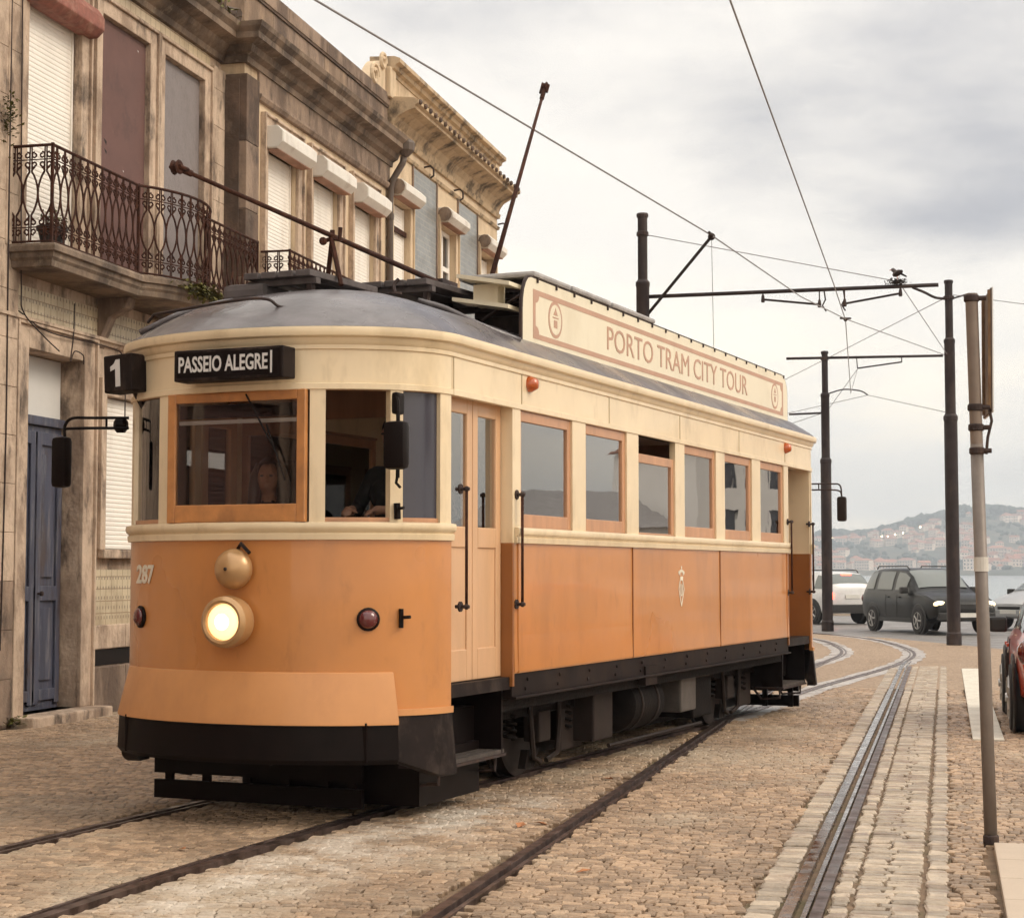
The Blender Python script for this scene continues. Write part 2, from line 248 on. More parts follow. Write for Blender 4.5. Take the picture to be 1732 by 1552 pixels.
# ------------------------------------------------------------------ mesh helpers
class MB:
    """collects simple shapes, builds them as ONE mesh object"""
    def __init__(s): s.v = []; s.f = []
    def add(s, vs_, fs):
        o = len(s.v); s.v += [tuple(p) for p in vs_]; s.f += [tuple(i + o for i in f) for f in fs]; return s
    def box(s, x0, x1, y0, y1, z0, z1, M=None):
        p = [Vector(q) for q in ((x0,y0,z0),(x1,y0,z0),(x1,y1,z0),(x0,y1,z0),(x0,y0,z1),(x1,y0,z1),(x1,y1,z1),(x0,y1,z1))]
        if M is not None: p = [M @ q for q in p]
        return s.add(p, [(0,3,2,1),(4,5,6,7),(0,1,5,4),(1,2,6,5),(2,3,7,6),(3,0,4,7)])
    def cbox(s, x0, x1, y0, y1, z0, z1, b):
        """box with chamfered edges"""
        bm = bmesh.new(); bmesh.ops.create_cube(bm, size=1)
        for q in bm.verts: q.co = Vector(((x0+x1)/2 + q.co.x*(x1-x0), (y0+y1)/2 + q.co.y*(y1-y0), (z0+z1)/2 + q.co.z*(z1-z0)))
        bmesh.ops.bevel(bm, geom=list(bm.edges), offset=b, segments=2, affect='EDGES', profile=0.6)
        bm.verts.index_update(); s.add([q.co for q in bm.verts], [[q.index for q in f.verts] for f in bm.faces]); bm.free(); return s
    def prism(s, poly, axis, a0, a1):
        """poly: 2D points; axis 'x' -> poly is (y,z); 'y' -> (x,z); 'z' -> (x,y)"""
        def P(p, a): return {'x': (a, p[0], p[1]), 'y': (p[0], a, p[1]), 'z': (p[0], p[1], a)}[axis]
        n = len(poly); vs_ = [P(p, a0) for p in poly] + [P(p, a1) for p in poly]
        fs = [(i, (i+1) % n, n+(i+1) % n, n+i) for i in range(n)] + [tuple(range(n))[::-1], tuple(range(n, 2*n))]
        return s.add(vs_, fs)
    def tube(s, pts, r, n=8, caps=True):
        pts = [Vector(p) for p in pts]; rr = r if isinstance(r, (list, tuple)) else [r] * len(pts)
        vs_ = []; prev = None
        for i, p in enumerate(pts):
            t = (pts[min(i+1, len(pts)-1)] - pts[max(i-1, 0)]).normalized()
            if prev is None:
                a = Vector((0, 0, 1)) if abs(t.z) < 0.9 else Vector((1, 0, 0)); u = t.cross(a).normalized()
            else: u = (prev - t * prev.dot(t)).normalized()
            prev = u; v = t.cross(u)
            vs_ += [p + (u * math.cos(2*math.pi*k/n) + v * math.sin(2*math.pi*k/n)) * rr[i] for k in range(n)]
        fs = []
        for i in range(len(pts)-1):
            for k in range(n): fs.append((i*n+k, i*n+(k+1) % n, (i+1)*n+(k+1) % n, (i+1)*n+k))
        if caps: fs += [tuple(range(n))[::-1], tuple(range((len(pts)-1)*n, len(pts)*n))]
        return s.add(vs_, fs)
    def lathe(s, prof, c, d, n=20):
        """prof: (radius, distance along d)"""
        c = Vector(c); d = Vector(d).normalized(); a = Vector((0,0,1)) if abs(d.z) < 0.9 else Vector((1,0,0))
        u = d.cross(a).normalized(); v = d.cross(u); vs_ = []
        for r, h in prof: vs_ += [c + d*h + (u*math.cos(2*math.pi*k/n) + v*math.sin(2*math.pi*k/n))*max(r, 1e-4) for k in range(n)]
        fs = []
        for i in range(len(prof)-1):
            for k in range(n): fs.append((i*n+k, i*n+(k+1) % n, (i+1)*n+(k+1) % n, (i+1)*n+k))
        fs += [tuple(range(n))[::-1], tuple(range((len(prof)-1)*n, len(prof)*n))]
        return s.add(vs_, fs)
    def ball(s, c, r, seg=16, rings=10, M=None):
        r = r if isinstance(r, (list, tuple)) else (r, r, r); c = Vector(c); vs_ = []; fs = []
        for i in range(1, rings):
            th = math.pi*i/rings
            for k in range(seg):
                ph = 2*math.pi*k/seg; q = Vector((r[0]*math.sin(th)*math.cos(ph), r[1]*math.sin(th)*math.sin(ph), r[2]*math.cos(th)))
                vs_.append(c + ((M @ q) if M is not None else q))
        top = len(vs_); q = Vector((0,0,r[2])); vs_ += [c + ((M @ q) if M is not None else q), c - ((M @ q) if M is not None else q)]
        for i in range(rings-2):
            for k in range(seg): fs.append((i*seg+k, (i+1)*seg+k, (i+1)*seg+(k+1) % seg, i*seg+(k+1) % seg))
        for k in range(seg):
            fs.append((top, k, (k+1) % seg)); fs.append((top+1, (rings-2)*seg+(k+1) % seg, (rings-2)*seg+k))
        return s.add(vs_, fs)
    def mesh(s, name, m=None, smooth=False):
        me = bpy.data.meshes.new(name); me.from_pydata(s.v, [], s.f)
        bm = bmesh.new(); bm.from_mesh(me); bmesh.ops.recalc_face_normals(bm, faces=bm.faces)
        bm.to_mesh(me); bm.free()
        if m: me.materials.append(MATS[m])
        if smooth: me.polygons.foreach_set('use_smooth', [True]*len(me.polygons))
        return me
    def build(s, name, m, parent=None, smooth=False, bevel=0.0, auto=None):
        o = place(s.mesh(name, m, smooth), name, parent)
        if bevel:
            b = o.modifiers.new('bevel', 'BEVEL'); b.width = bevel; b.segments = 2; b.limit_method = 'ANGLE'; b.angle_limit = R(40)
        if auto is not None: sharp(o.data, auto)
        return o
def sharp(me, ang):
    me.polygons.foreach_set('use_smooth', [True]*len(me.polygons))
    me.set_sharp_from_angle(angle=R(ang))
def place(me, name, parent=None, loc=(0,0,0), rot=(0,0,0), scale=(1,1,1)):
    o = bpy.data.objects.new(name, me); col.objects.link(o)
    o.location = loc; o.rotation_euler = rot; o.scale = scale
    if parent is not None: o.parent = parent
    return o
def empty(name, loc=(0,0,0), rz=0):
    o = bpy.data.objects.new(name, None); col.objects.link(o); o.location = loc; o.rotation_euler = (0,0,rz); o.empty_display_size = 0.2
    return o
def tag(o, label=None, cat=None, group=None, kind=None):
    if label: o['label'] = label
    if cat: o['category'] = cat
    if group: o['group'] = group
    if kind: o['kind'] = kind
    return o
def thing(name, label, cat, loc=(0,0,0), rz=0, group=None): return tag(empty(name, loc, rz), label, cat, group)
def copy_tree(o, parent=None):
    c = o.copy(); col.objects.link(c); c.parent = parent
    for ch in list(o.children): copy_tree(ch, c)
    return c
def text_mesh(name, body, size, m, parent, loc, rot, sx=1.0, bold=0.0, ext=0.002, shear=0.0, align='CENTER', spacing=1.0):
    cu = bpy.data.curves.new(name, 'FONT'); cu.body = body; cu.size = size; cu.align_x = align; cu.align_y = 'CENTER'
    cu.offset = bold; cu.extrude = ext; cu.shear = shear; cu.space_character = spacing; cu.resolution_u = 3
    t = bpy.data.objects.new(name, cu); col.objects.link(t)
    bpy.context.view_layer.update()
    me = bpy.data.meshes.new_from_object(t.evaluated_get(bpy.context.evaluated_depsgraph_get()))
    bpy.data.objects.remove(t); bpy.data.curves.remove(cu)
    me.materials.clear(); me.materials.append(MATS[m])
    return place(me, name, parent, loc, rot, (sx, 1, 1))
def smoothpath(pts, n=10):
    """Catmull-Rom through 2D/3D points"""
    P = [Vector(p) for p in pts]; P = [2*P[0]-P[1]] + P + [2*P[-1]-P[-2]]; o = []
    for i in range(1, len(P)-2):
        for k in range(n):
            t = k/n; a, b, c, d = P[i-1], P[i], P[i+1], P[i+2]
            o.append(0.5*((2*b) + (c-a)*t + (2*a-5*b+4*c-d)*t*t + (3*b-a-3*c+d)*t**3))
    return o + [P[-2]]

# ------------------------------------------------------------------ tram frame: x to the river side, y towards its rear
TH = R(9.649)
TRAM_O = Vector((-3.117, 11.117, 0)) + Vector((math.cos(TH), -math.sin(TH), 0)) * -1.19
def tw(x, y): return Vector((TRAM_O.x + x*math.cos(TH) + y*math.sin(TH), TRAM_O.y - x*math.sin(TH) + y*math.cos(TH)))
def in_view(X, Y, m=0.0):
    """does the ground point lie inside the photograph's field (with a margin in metres)"""
    xc = X*math.cos(YAW) + Y*math.sin(YAW); yc = -X*math.sin(YAW) + Y*math.cos(YAW)
    return yc > 7.4 - m and abs(xc) < 0.289*yc + 0.25 + m

# ------------------------------------------------------------------ ground, road, water
g = MB(); g.add([(-300,-80,-0.03),(300,-80,-0.03),(300,170,-0.03),(9,170,-0.03),(9,72,-0.03),(-300,72,-0.03),
                 (300,170,-6),(9,170,-6),(9,72,-6),(-300,72,-6)], [(0,1,2,3,4,5),(2,6,7,3),(3,7,8,4),(4,8,9,5)])
ground = tag(g.build('ground', 'joint'), kind='structure')
def cobble_texture():
    m = bpy.data.materials.new('cobble_far'); m.use_nodes = True; t = m.node_tree; N = t.nodes; K = t.links.new; bs = N['Principled BSDF']
    ge = N.new('ShaderNodeNewGeometry'); vo = N.new('ShaderNodeTexVoronoi'); vo.inputs['Scale'].default_value = 12.5; K(ge.outputs['Position'], vo.inputs['Vector'])
    ve = N.new('ShaderNodeTexVoronoi'); ve.feature = 'DISTANCE_TO_EDGE'; ve.inputs['Scale'].default_value = 12.5; K(ge.outputs['Position'], ve.inputs['Vector'])
    no = N.new('ShaderNodeTexNoise'); no.inputs['Scale'].default_value = 0.6; no.inputs['Detail'].default_value = 6; K(ge.outputs['Position'], no.inputs['Vector'])
    r = N.new('ShaderNodeValToRGB'); r.color_ramp.elements[0].color = (0.25, 0.165, 0.103, 1); r.color_ramp.elements[1].color = (0.44, 0.315, 0.21, 1)
    mx_ = N.new('ShaderNodeMix'); mx_.data_type = 'FLOAT'; mx_.inputs[0].default_value = 0.6; K(no.outputs[0], mx_.inputs[3])
    sp = N.new('ShaderNodeSeparateXYZ'); K(vo.outputs['Color'], sp.inputs[0]); K(sp.outputs[0], mx_.inputs[2]); K(mx_.outputs[0], r.inputs[0])
    ed = N.new('ShaderNodeMapRange'); ed.inputs[1].default_value = 0.0; ed.inputs[2].default_value = 0.12; ed.inputs[3].default_value = 0.5; K(ve.outputs['Distance'], ed.inputs[0])
    s = N.new('ShaderNodeVectorMath'); s.operation = 'SCALE'; K(r.outputs[0], s.inputs[0]); K(ed.outputs[0], s.inputs['Scale']); K(s.outputs[0], bs.inputs['Base Color'])
    bs.inputs['Roughness'].default_value = 0.7
    b = N.new('ShaderNodeBump'); b.inputs['Strength'].default_value = 0.6; b.inputs['Distance'].default_value = 0.02; K(ed.outputs[0], b.inputs['Height']); K(b.outputs[0], bs.inputs['Normal'])
    MATS['cobble_far'] = m
cobble_texture()
# where the single stones are too small to tell apart a sheet of the same paving takes over
far = MB(); far.add([(-9.4,25,-0.008),(9,25,-0.008),(9,36,-0.008),(1.05,38.5,-0.008),(0.6,39.6,-0.008),(-1.4,44.05,-0.008),(-3.7,46.9,-0.008),(-9.4,51,-0.008)], [tuple(range(8))])
tag(far.build('cobbled_apron', 'cobble_far'), kind='structure')
near = MB()
near.add([(-9.4,-40,-0.010),(60,-40,-0.010),(60,7.0,-0.010),(-9.4,7.0,-0.010)], [(0,1,2,3)])
near.add([(4.6,7.0,-0.010),(60,7.0,-0.010),(60,36,-0.010),(9,36,-0.010),(9,25,-0.010),(4.6,25,-0.010)], [tuple(range(6))])
tag(near.build('cobbled_square', 'cobble_far'), kind='structure')
rd = MB()
rd.add([(-300,51,-0.016),(-9.4,51,-0.016),(-3.7,46.9,-0.016),(-1.4,44.05,-0.016),(0.6,39.6,-0.016),(1.05,38.5,-0.016),(9,36,-0.016),(300,36,-0.016),(300,66,-0.016),(-300,66,-0.016)], [tuple(range(10))])
tag(rd.build('river_road', 'asphalt'), kind='structure')
# low promenade kerb on the river side
kb = MB()
for i in range(-30, 10): kb.cbox(i*2.0+0.01, i*2.0+1.99, 66.0, 66.35, -0.03, 0.12, 0.02)
tag(kb.build('promenade_kerb', 'slab'), kind='structure')
m = bpy.data.materials.new('river'); m.use_nodes = True; MATS['river'] = m
t = m.node_tree; bs = t.nodes['Principled BSDF']; bs.inputs['Base Color'].default_value = (0.20, 0.24, 0.26, 1); bs.inputs['Roughness'].default_value = 0.18
ge = t.nodes.new('ShaderNodeNewGeometry'); no = t.nodes.new('ShaderNodeTexNoise'); no.inputs['Scale'].default_value = 0.35; no.inputs['Detail'].default_value = 5
t.links.new(ge.outputs['Position'], no.inputs['Vector']); bu = t.nodes.new('ShaderNodeBump'); bu.inputs['Strength'].default_value = 0.7; bu.inputs['Distance'].default_value = 0.5
t.links.new(no.outputs[0], bu.inputs['Height']); t.links.new(bu.outputs[0], bs.inputs['Normal'])
wt = MB(); wt.add([(-2600,60,-3.2),(2600,60,-3.2),(2600,2300,-3.2),(-2600,2300,-3.2)], [(0,1,2,3)])
tag(wt.build('river_water', 'river'), kind='structure')

# rails: polylines on the street plan (right rail of the tram's track, then the others)
rA = [tw(0.56, y) for y in (0.5, 3, 6, 9)]
railA = smoothpath([(-4.25,5.6,0),(-4.117,7.565,0),(-3.98,9.15,0)] + [(p.x,p.y,0) for p in rA] + [(-1.78,24.6,0),(-0.99,30.0,0),(-0.70,32.9,0),(-0.63,35.6,0),(-0.87,38.4,0),(-1.49,42.1,0),(-2.5,45.2,0),(-4.6,49.0,0),(-9,54,0)], 8)
def offset_path(P, d):
    o = []
    for i, p in enumerate(P):
        t_ = (P[min(i+1, len(P)-1)] - P[max(i-1, 0)]).normalized(); o.append(Vector((p.x - t_.y*d, p.y + t_.x*d, p.z)))
    return o
GAUGE = 1.38
railB = offset_path(railA, GAUGE)
k33 = min(range(len(railB)), key=lambda i: abs(railB[i].y - 31.5) if railB[i].y < 34 else 99)
railC = [Vector((-2.35, y, 0)) for y in np.arange(4, 24, 1.0)] + smoothpath([(-2.35,24,0),(-2.30,28,0),(-2.12,32.2,0)], 6)
railD = [Vector((-0.74, y, 0)) for y in np.arange(4, 31.5, 1.0)] + [Vector((-0.70, 32.6, 0))]
def rail(name, path, m, parent, side=1, lift=0.0):
    """grooved tram rail: running head, groove, guard lip"""
    prof = [(-0.040,-0.05),(-0.040,0.004),(0.020,0.006),(0.024,-0.022),(0.056,-0.022),(0.060,0.002),(0.085,0.002),(0.085,-0.05)]
    b = MB(); n = len(prof); vs_ = []
    for i, p in enumerate(path):
        t_ = (path[min(i+1, len(path)-1)] - path[max(i-1, 0)]).normalized(); nx, ny = t_.y, -t_.x
        for a, z in prof: vs_.append((p.x + nx*a*side, p.y + ny*a*side, z + lift))
    fs = [(i*n+k, i*n+k+1, (i+1)*n+k+1, (i+1)*n+k) for i in range(len(path)-1) for k in range(n-1)]
    b.add(vs_, fs); return b.build(name, m, parent)
tt = thing('tram_track', 'curved tram track running under the orange tram with dull brown rails', 'tram track', tuple(railA[0]))
ts = thing('tram_track', 'straight tram track with a wet shiny rail beside the sign post', 'tram track', (-1.55, 4, 0))
tt.location = (0,0,0); ts.location = (0,0,0)
rail('rail', railA, 'steel_dull', tt, -1); rail('rail', railB, 'steel_dull', tt, 1, 0.0005)
rail('rail', railC, 'steel_dull', ts, 1, 0.001); rail('rail', railD, 'steel_wet', ts, 1, 0.0015)
def sheen_strip(path, y0, y1, hw_, z):
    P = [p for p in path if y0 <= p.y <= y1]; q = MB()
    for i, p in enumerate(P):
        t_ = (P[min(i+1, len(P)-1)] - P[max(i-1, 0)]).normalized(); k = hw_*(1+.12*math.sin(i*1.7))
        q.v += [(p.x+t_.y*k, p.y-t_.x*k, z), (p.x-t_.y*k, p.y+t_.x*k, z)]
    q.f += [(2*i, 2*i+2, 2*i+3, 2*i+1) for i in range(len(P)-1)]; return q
sheen_strip(railA, 19.0, 46, 0.22, -0.004).build('sheen_bed', 'concrete_sheen', tt); sheen_strip(railB, 19.0, 46, 0.22, -0.005).build('sheen_bed', 'concrete_sheen', tt)  # pale strips painting the wet sheen on worn concrete along the rail curves
# worn steel guard strip beside the shiny rail
gs = MB(); gs.box(-0.655+0.012, -0.585, 4, 31, -0.03, -0.001); gs.build('guard_strip', 'steel_dull', ts)

def dist_to(path, X, Y, pts_cache={}):
    k = id(path)
    if k not in pts_cache: pts_cache[k] = np.array([(p.x, p.y) for p in path])
    a = pts_cache[k]; b_ = a[1:]; a_ = a[:-1]; d = b_ - a_; q = np.array([X, Y]) - a_
    t_ = np.clip((q*d).sum(1)/np.maximum((d*d).sum(1), 1e-9), 0, 1)
    return np.sqrt(((a_ + d*t_[:, None] - [X, Y])**2).sum(1)).min()

def stone_verts(w, l, h, jit, r_):
    """bevelled sett: base ring, shoulder ring, domed top ring"""
    q = np.array([(-w/2,-l/2),(w/2,-l/2),(w/2,l/2),(-w/2,l/2)]) + r_.uniform(-jit, jit, (4, 2))
    tilt = r_.uniform(-0.003, 0.003, 4); c = min(w, l)*0.12
    top = q - np.sign(q)*c
    return np.concatenate([np.c_[q, np.full(4, -0.035)], np.c_[q*0.985, np.full(4, h-0.007)+tilt], np.c_[top, np.full(4, h)+tilt]])
SF = [(0,1,5,4),(1,2,6,5),(2,3,7,6),(3,0,4,7),(4,5,9,8),(5,6,10,9),(6,7,11,10),(7,4,8,11),(8,9,10,11)]
def stones_object(name, items, m, parent):
    """many stones as one part; items: (x, y, rz, w, l, tint)"""
    r_ = np.random.default_rng(3); V = np.empty((len(items)*12, 3)); T = np.empty(len(items)*12)
    for i, (x, y, a, w_, l_, ti) in enumerate(items):
        s_ = stone_verts(w_, l_, r_.uniform(-0.005, 0.000), 0.11*min(w_, l_), r_); ca, sa = math.cos(a), math.sin(a)
        V[i*12:(i+1)*12, 0] = x + s_[:,0]*ca - s_[:,1]*sa; V[i*12:(i+1)*12, 1] = y + s_[:,0]*sa + s_[:,1]*ca; V[i*12:(i+1)*12, 2] = s_[:,2]
        T[i*12:(i+1)*12] = ti
    Fq = (np.array(SF)[None] + (np.arange(len(items))*12)[:, None, None]).reshape(-1, 4)
    me = bpy.data.meshes.new(name); me.from_pydata(V.tolist(), [], Fq.tolist()); me.materials.append(MATS[m])
    at = me.attributes.new('tint', 'FLOAT', 'POINT'); at.data.foreach_set('value', T)
    return tag(place(me, name, parent), kind='stuff')
def stone_pieces(name, items, m, parent, kinds=10):
    r_ = np.random.default_rng(5); meshes = {}
    for (x, y, a, w_, l_, ti) in items:
        key = (round(w_, 2), round(l_, 2), int(r_.integers(0, 4)))
        if key not in meshes:
            b = MB(); b.add(stone_verts(key[0], key[1], -0.001, 0.012, r_).tolist(), SF); meshes[key] = b.mesh(name, m)
        place(meshes[key], name, parent, (x, y, r_.uniform(-0.006, 0.002)), (0, 0, a + (math.pi if r_.random() < .5 else 0)))
# cobbled street
cob = []; Y = 6.6
while Y < 25.0:
    rowd = rng.uniform(0.060, 0.078); x = -9.32 + rng.uniform(0, 0.1)
    while x < 4.6:
        w_ = rng.uniform(0.056, 0.092); X = x + w_/2; yy = Y + rowd/2 + 0.018*math.sin(X*2.1+Y) + rng.uniform(-0.006, 0.006)
        x += w_ + 0.006
        if not in_view(X, yy, 0.5): continue
        if -0.96 < X < 0.0 or (0.19 < X and yy < 10.95): continue
        if 0.20 < X < 0.54 and 17.6 < yy < 30.5: continue
        if min(dist_to(p, X, yy) for p in (railA, railB, railC, railD)) < 0.104 or (yy > 19.3 and min(dist_to(railA, X, yy), dist_to(railB, X, yy)) < 0.20): continue
        cob.append((X, yy, rng.uniform(-0.10, 0.10), w_, rowd - 0.007, float(rng.random())))
    Y += rowd
cob.sort(key=lambda q: q[1] + 0.25*abs(q[0]))
vis = [q for q in cob if in_view(q[0], q[1], -0.12) and q[1] > 7.9]
own = set(id(q) for q in vis[:300])
stone_pieces('cobblestone', vis[:300], 'cobble_piece', ground)
stones_object('cobblestones', [q for q in cob if id(q) not in own], 'cobble', ground)
# dressed setts along the straight track
paving = tag(empty('sett_paving'), kind='structure')
bed = MB(); bed.box(-0.97, 0.005, 6, 31, -0.06, -0.02); bed.build('bedding', 'joint', paving)
st = []
def sett_col(x0, x1, step, y0=7.2, y1=31.0, split=1, jit=0.02):
    y = y0
    while y < y1:
        l_ = step*rng.uniform(0.8, 1.2); cuts = [0, 1] if split == 1 else [0, rng.uniform(0.35, 0.65), 1]
        for a, b_ in zip(cuts[:-1], cuts[1:]):
            xa, xb = x0 + (x1-x0)*a, x0 + (x1-x0)*b_
            if in_view((xa+xb)/2, y, 0.4): st.append(((xa+xb)/2, y + l_/2, rng.uniform(-jit, jit), xb-xa-0.010, l_-0.012, float(rng.random())))
        y += l_
sett_col(-0.955, -0.80, 0.115); sett_col(-0.575, -0.475, 0.115); sett_col(-0.465, -0.145, 0.085, split=2); sett_col(-0.125, -0.005, 0.12)
st.sort(key=lambda q: q[1]); vis = [q for q in st if in_view(q[0], q[1], -0.1) and q[1] > 7.9]
own = set(id(q) for q in vis[:300])
stone_pieces('sett', vis[:300], 'sett_piece', paving)
stones_object('setts', [q for q in st if id(q) not in own], 'sett', paving)
# pale footway slabs at the lower right and the painted parking line
fw = tag(empty('footway'), kind='structure')
for j in range(8):
    for i in range(5):
        b = MB(); b.cbox(0.25+i*0.62, 0.25+i*0.62+0.612, 10.93-(j+1)*0.62, 10.93-j*0.62-0.008, -0.05, 0.012, 0.006); b.build('paving_slab', 'slab', fw)
pl = MB(); pl.cbox(0.225, 0.52, 17.7, 30.4, -0.04, 0.002, 0.008)
tag(pl.build('parking_line', 'road_paint'), 'white painted line beside the red parked car', 'road marking', kind='structure')
# litter on the stones
for i, (x, y, s_) in enumerate([(-2.63,11.0,0.07),(-2.52,11.1,0.05),(-2.55,13.6,0.055),(-4.3,9.6,0.05),(-1.9,9.4,0.045)]):
    b = MB(); b.add([(0,-s_,0.001),(s_*0.5,0,0.012),(0,s_,0.004),(-s_*0.5,0,0.010),(0,0,0.0)], [(0,1,4),(1,2,4),(2,3,4),(3,0,4)])
    o = b.build('fallen_leaf', 'dead_leaf'); o.location = (x, y, 0.004); o.rotation_euler = (0.1, 0.15, i*1.3)
    tag(o, ['dry orange leaf on the cobbles right beside the middle rail', 'small dry leaf next to a larger one beside the middle rail', 'dry leaf on the cobbles between tram and middle rail', 'dry leaf on the cobbles in front of the tram', 'dry leaf on the cobbles near the dressed setts'][i], 'leaf', 'fallen leaves on the cobbles')

# ------------------------------------------------------------------ the row of houses
def wall_mesh(y0, y1, z0, z1, ops, depth=0.35, x=0.0):
    """wall slab with rectangular openings (ya, yb, za, zb): faces only where solid meets air"""
    ys = sorted({y0, y1, *[v for o in ops for v in o[:2] if y0 < v < y1]}); zs = sorted({z0, z1, *[v for o in ops for v in o[2:] if z0 < v < z1]})
    def solid(i, j):
        if not (0 <= i < len(ys)-1 and 0 <= j < len(zs)-1): return False
        a, b_ = (ys[i]+ys[i+1])/2, (zs[j]+zs[j+1])/2
        return not any(o[0] < a < o[1] and o[2] < b_ < o[3] for o in ops)
    B = MB(); d = x - depth
    for i in range(len(ys)-1):
        for j in range(len(zs)-1):
            if not solid(i, j): continue
            a, b_, c, e = ys[i], ys[i+1], zs[j], zs[j+1]
            B.add([(x,a,c),(x,b_,c),(x,b_,e),(x,a,e)], [(0,1,2,3)]); B.add([(d,a,c),(d,b_,c),(d,b_,e),(d,a,e)], [(3,2,1,0)])
            if not solid(i-1, j): B.add([(x,a,c),(x,a,e),(d,a,e),(d,a,c)], [(0,1,2,3)])
            if not solid(i+1, j): B.add([(x,b_,c),(d,b_,c),(d,b_,e),(x,b_,e)], [(0,1,2,3)])
            if not solid(i, j-1): B.add([(x,a,c),(d,a,c),(d,b_,c),(x,b_,c)], [(0,1,2,3)])
            if not solid(i, j+1): B.add([(x,a,e),(x,b_,e),(d,b_,e),(d,a,e)], [(0,1,2,3)])
    return B
def surround(par, y0, y1, z0, z1, wd, pr, m, sill=True):
    """moulded stone frame round an opening"""
    b = MB()
    for (a, c, e, f) in ((y0-wd, y0, z0, z1+wd), (y1, y1+wd, z0, z1+wd), (y0, y1, z1, z1+wd)):
        b.box(0.0, pr, a, c, e, f)
    for (a, c, e, f) in ((y0-wd-0.035, y0-wd, z0, z1+wd+0.035), (y1+wd, y1+wd+0.035, z0, z1+wd+0.035), (y0-wd, y1+wd, z1+wd, z1+wd+0.035)):
        b.box(0.0, pr*1.7, a, c, e, f)
    o = b.build('stone_surround', m, par, bevel=0.008)
    if sill:
        s = MB(); s.cbox(-0.05, 0.12, y0-wd, y1+wd, z0-0.10, z0, 0.015); s.build('window_sill', m, par)
    return o
def shutter(par, y0, y1, z0, z1, x, m='shutter_white', pitch=0.052):
    """roller shutter: rounded interlocking slats"""
    b = MB(); n = int((z1-z0)/pitch); prof = []
    for i in range(n):
        z = z0 + (z1-z0)*i/n; h = (z1-z0)/n
        prof += [(x, z), (x+0.006, z+h*0.25), (x+0.006, z+h*0.72), (x, z+h*0.97)]
    prof.append((x, z1))
    vs_ = [(p[0], y, p[1]) for p in prof for y in (y0, y1)]
    b.add(vs_, [(2*i, 2*i+1, 2*i+3, 2*i+2) for i in range(len(prof)-1)])
    b.box(x, x+0.022, y0, y0+0.03, z0, z1); b.box(x, x+0.022, y1-0.03, y1, z0, z1)
    return b.build('roller_shutter', m, par)
def shutter_box(par, y0, y1, z0, z1, d, m='shutter_box'):
    h = z1-z0; c = 0.09
    b = MB(); b.prism([(0.0,z0),(d-c,z0),(d,z0+c),(d,z1-c),(d-c,z1),(0.0,z1)], 'y', y0, y1); o = b.build('shutter_box', m, par, bevel=0.006)
    u = MB(); u.box(0.02, d-c, y0+0.02, y1-0.02, z0-0.012, z0-0.002); u.build('shutter_box_soffit', 'box_under', o)
    for y in (y0, y1):
        e = MB(); s = -1 if y == y0 else 1; e.prism([(0.015,z0+.02),(d-c,z0+.012),(d-.012,z0+c),(d-.012,z1-c),(d-c,z1-.012),(0.015,z1-.012)], 'y', y, y+s*0.012); e.build('end_plate', m, o)
    return o
def cornice(par, y0, y1, prof, m, name='cornice', ret=None):
    """moulding swept along the facade; ret = depth of the return at the y0 end"""
    b = MB(); n = len(prof); rings = []
    if ret is not None: rings.append([(-ret, y0 - p[0], p[1]) for p in prof])
    rings.append([(p[0], y0 - (p[0] if ret is not None else 0), p[1]) for p in prof]); rings.append([(p[0], y1, p[1]) for p in prof])
    vs_ = [v for r_ in rings for v in r_]
    fs = [(i*n+k, i*n+(k+1) % n, (i+1)*n+(k+1) % n, (i+1)*n+k) for i in range(len(rings)-1) for k in range(n)] + [tuple(range(n)), tuple(range((len(rings)-1)*n, len(rings)*n))]
    b.add(vs_, fs); return b.build(name, m, par)
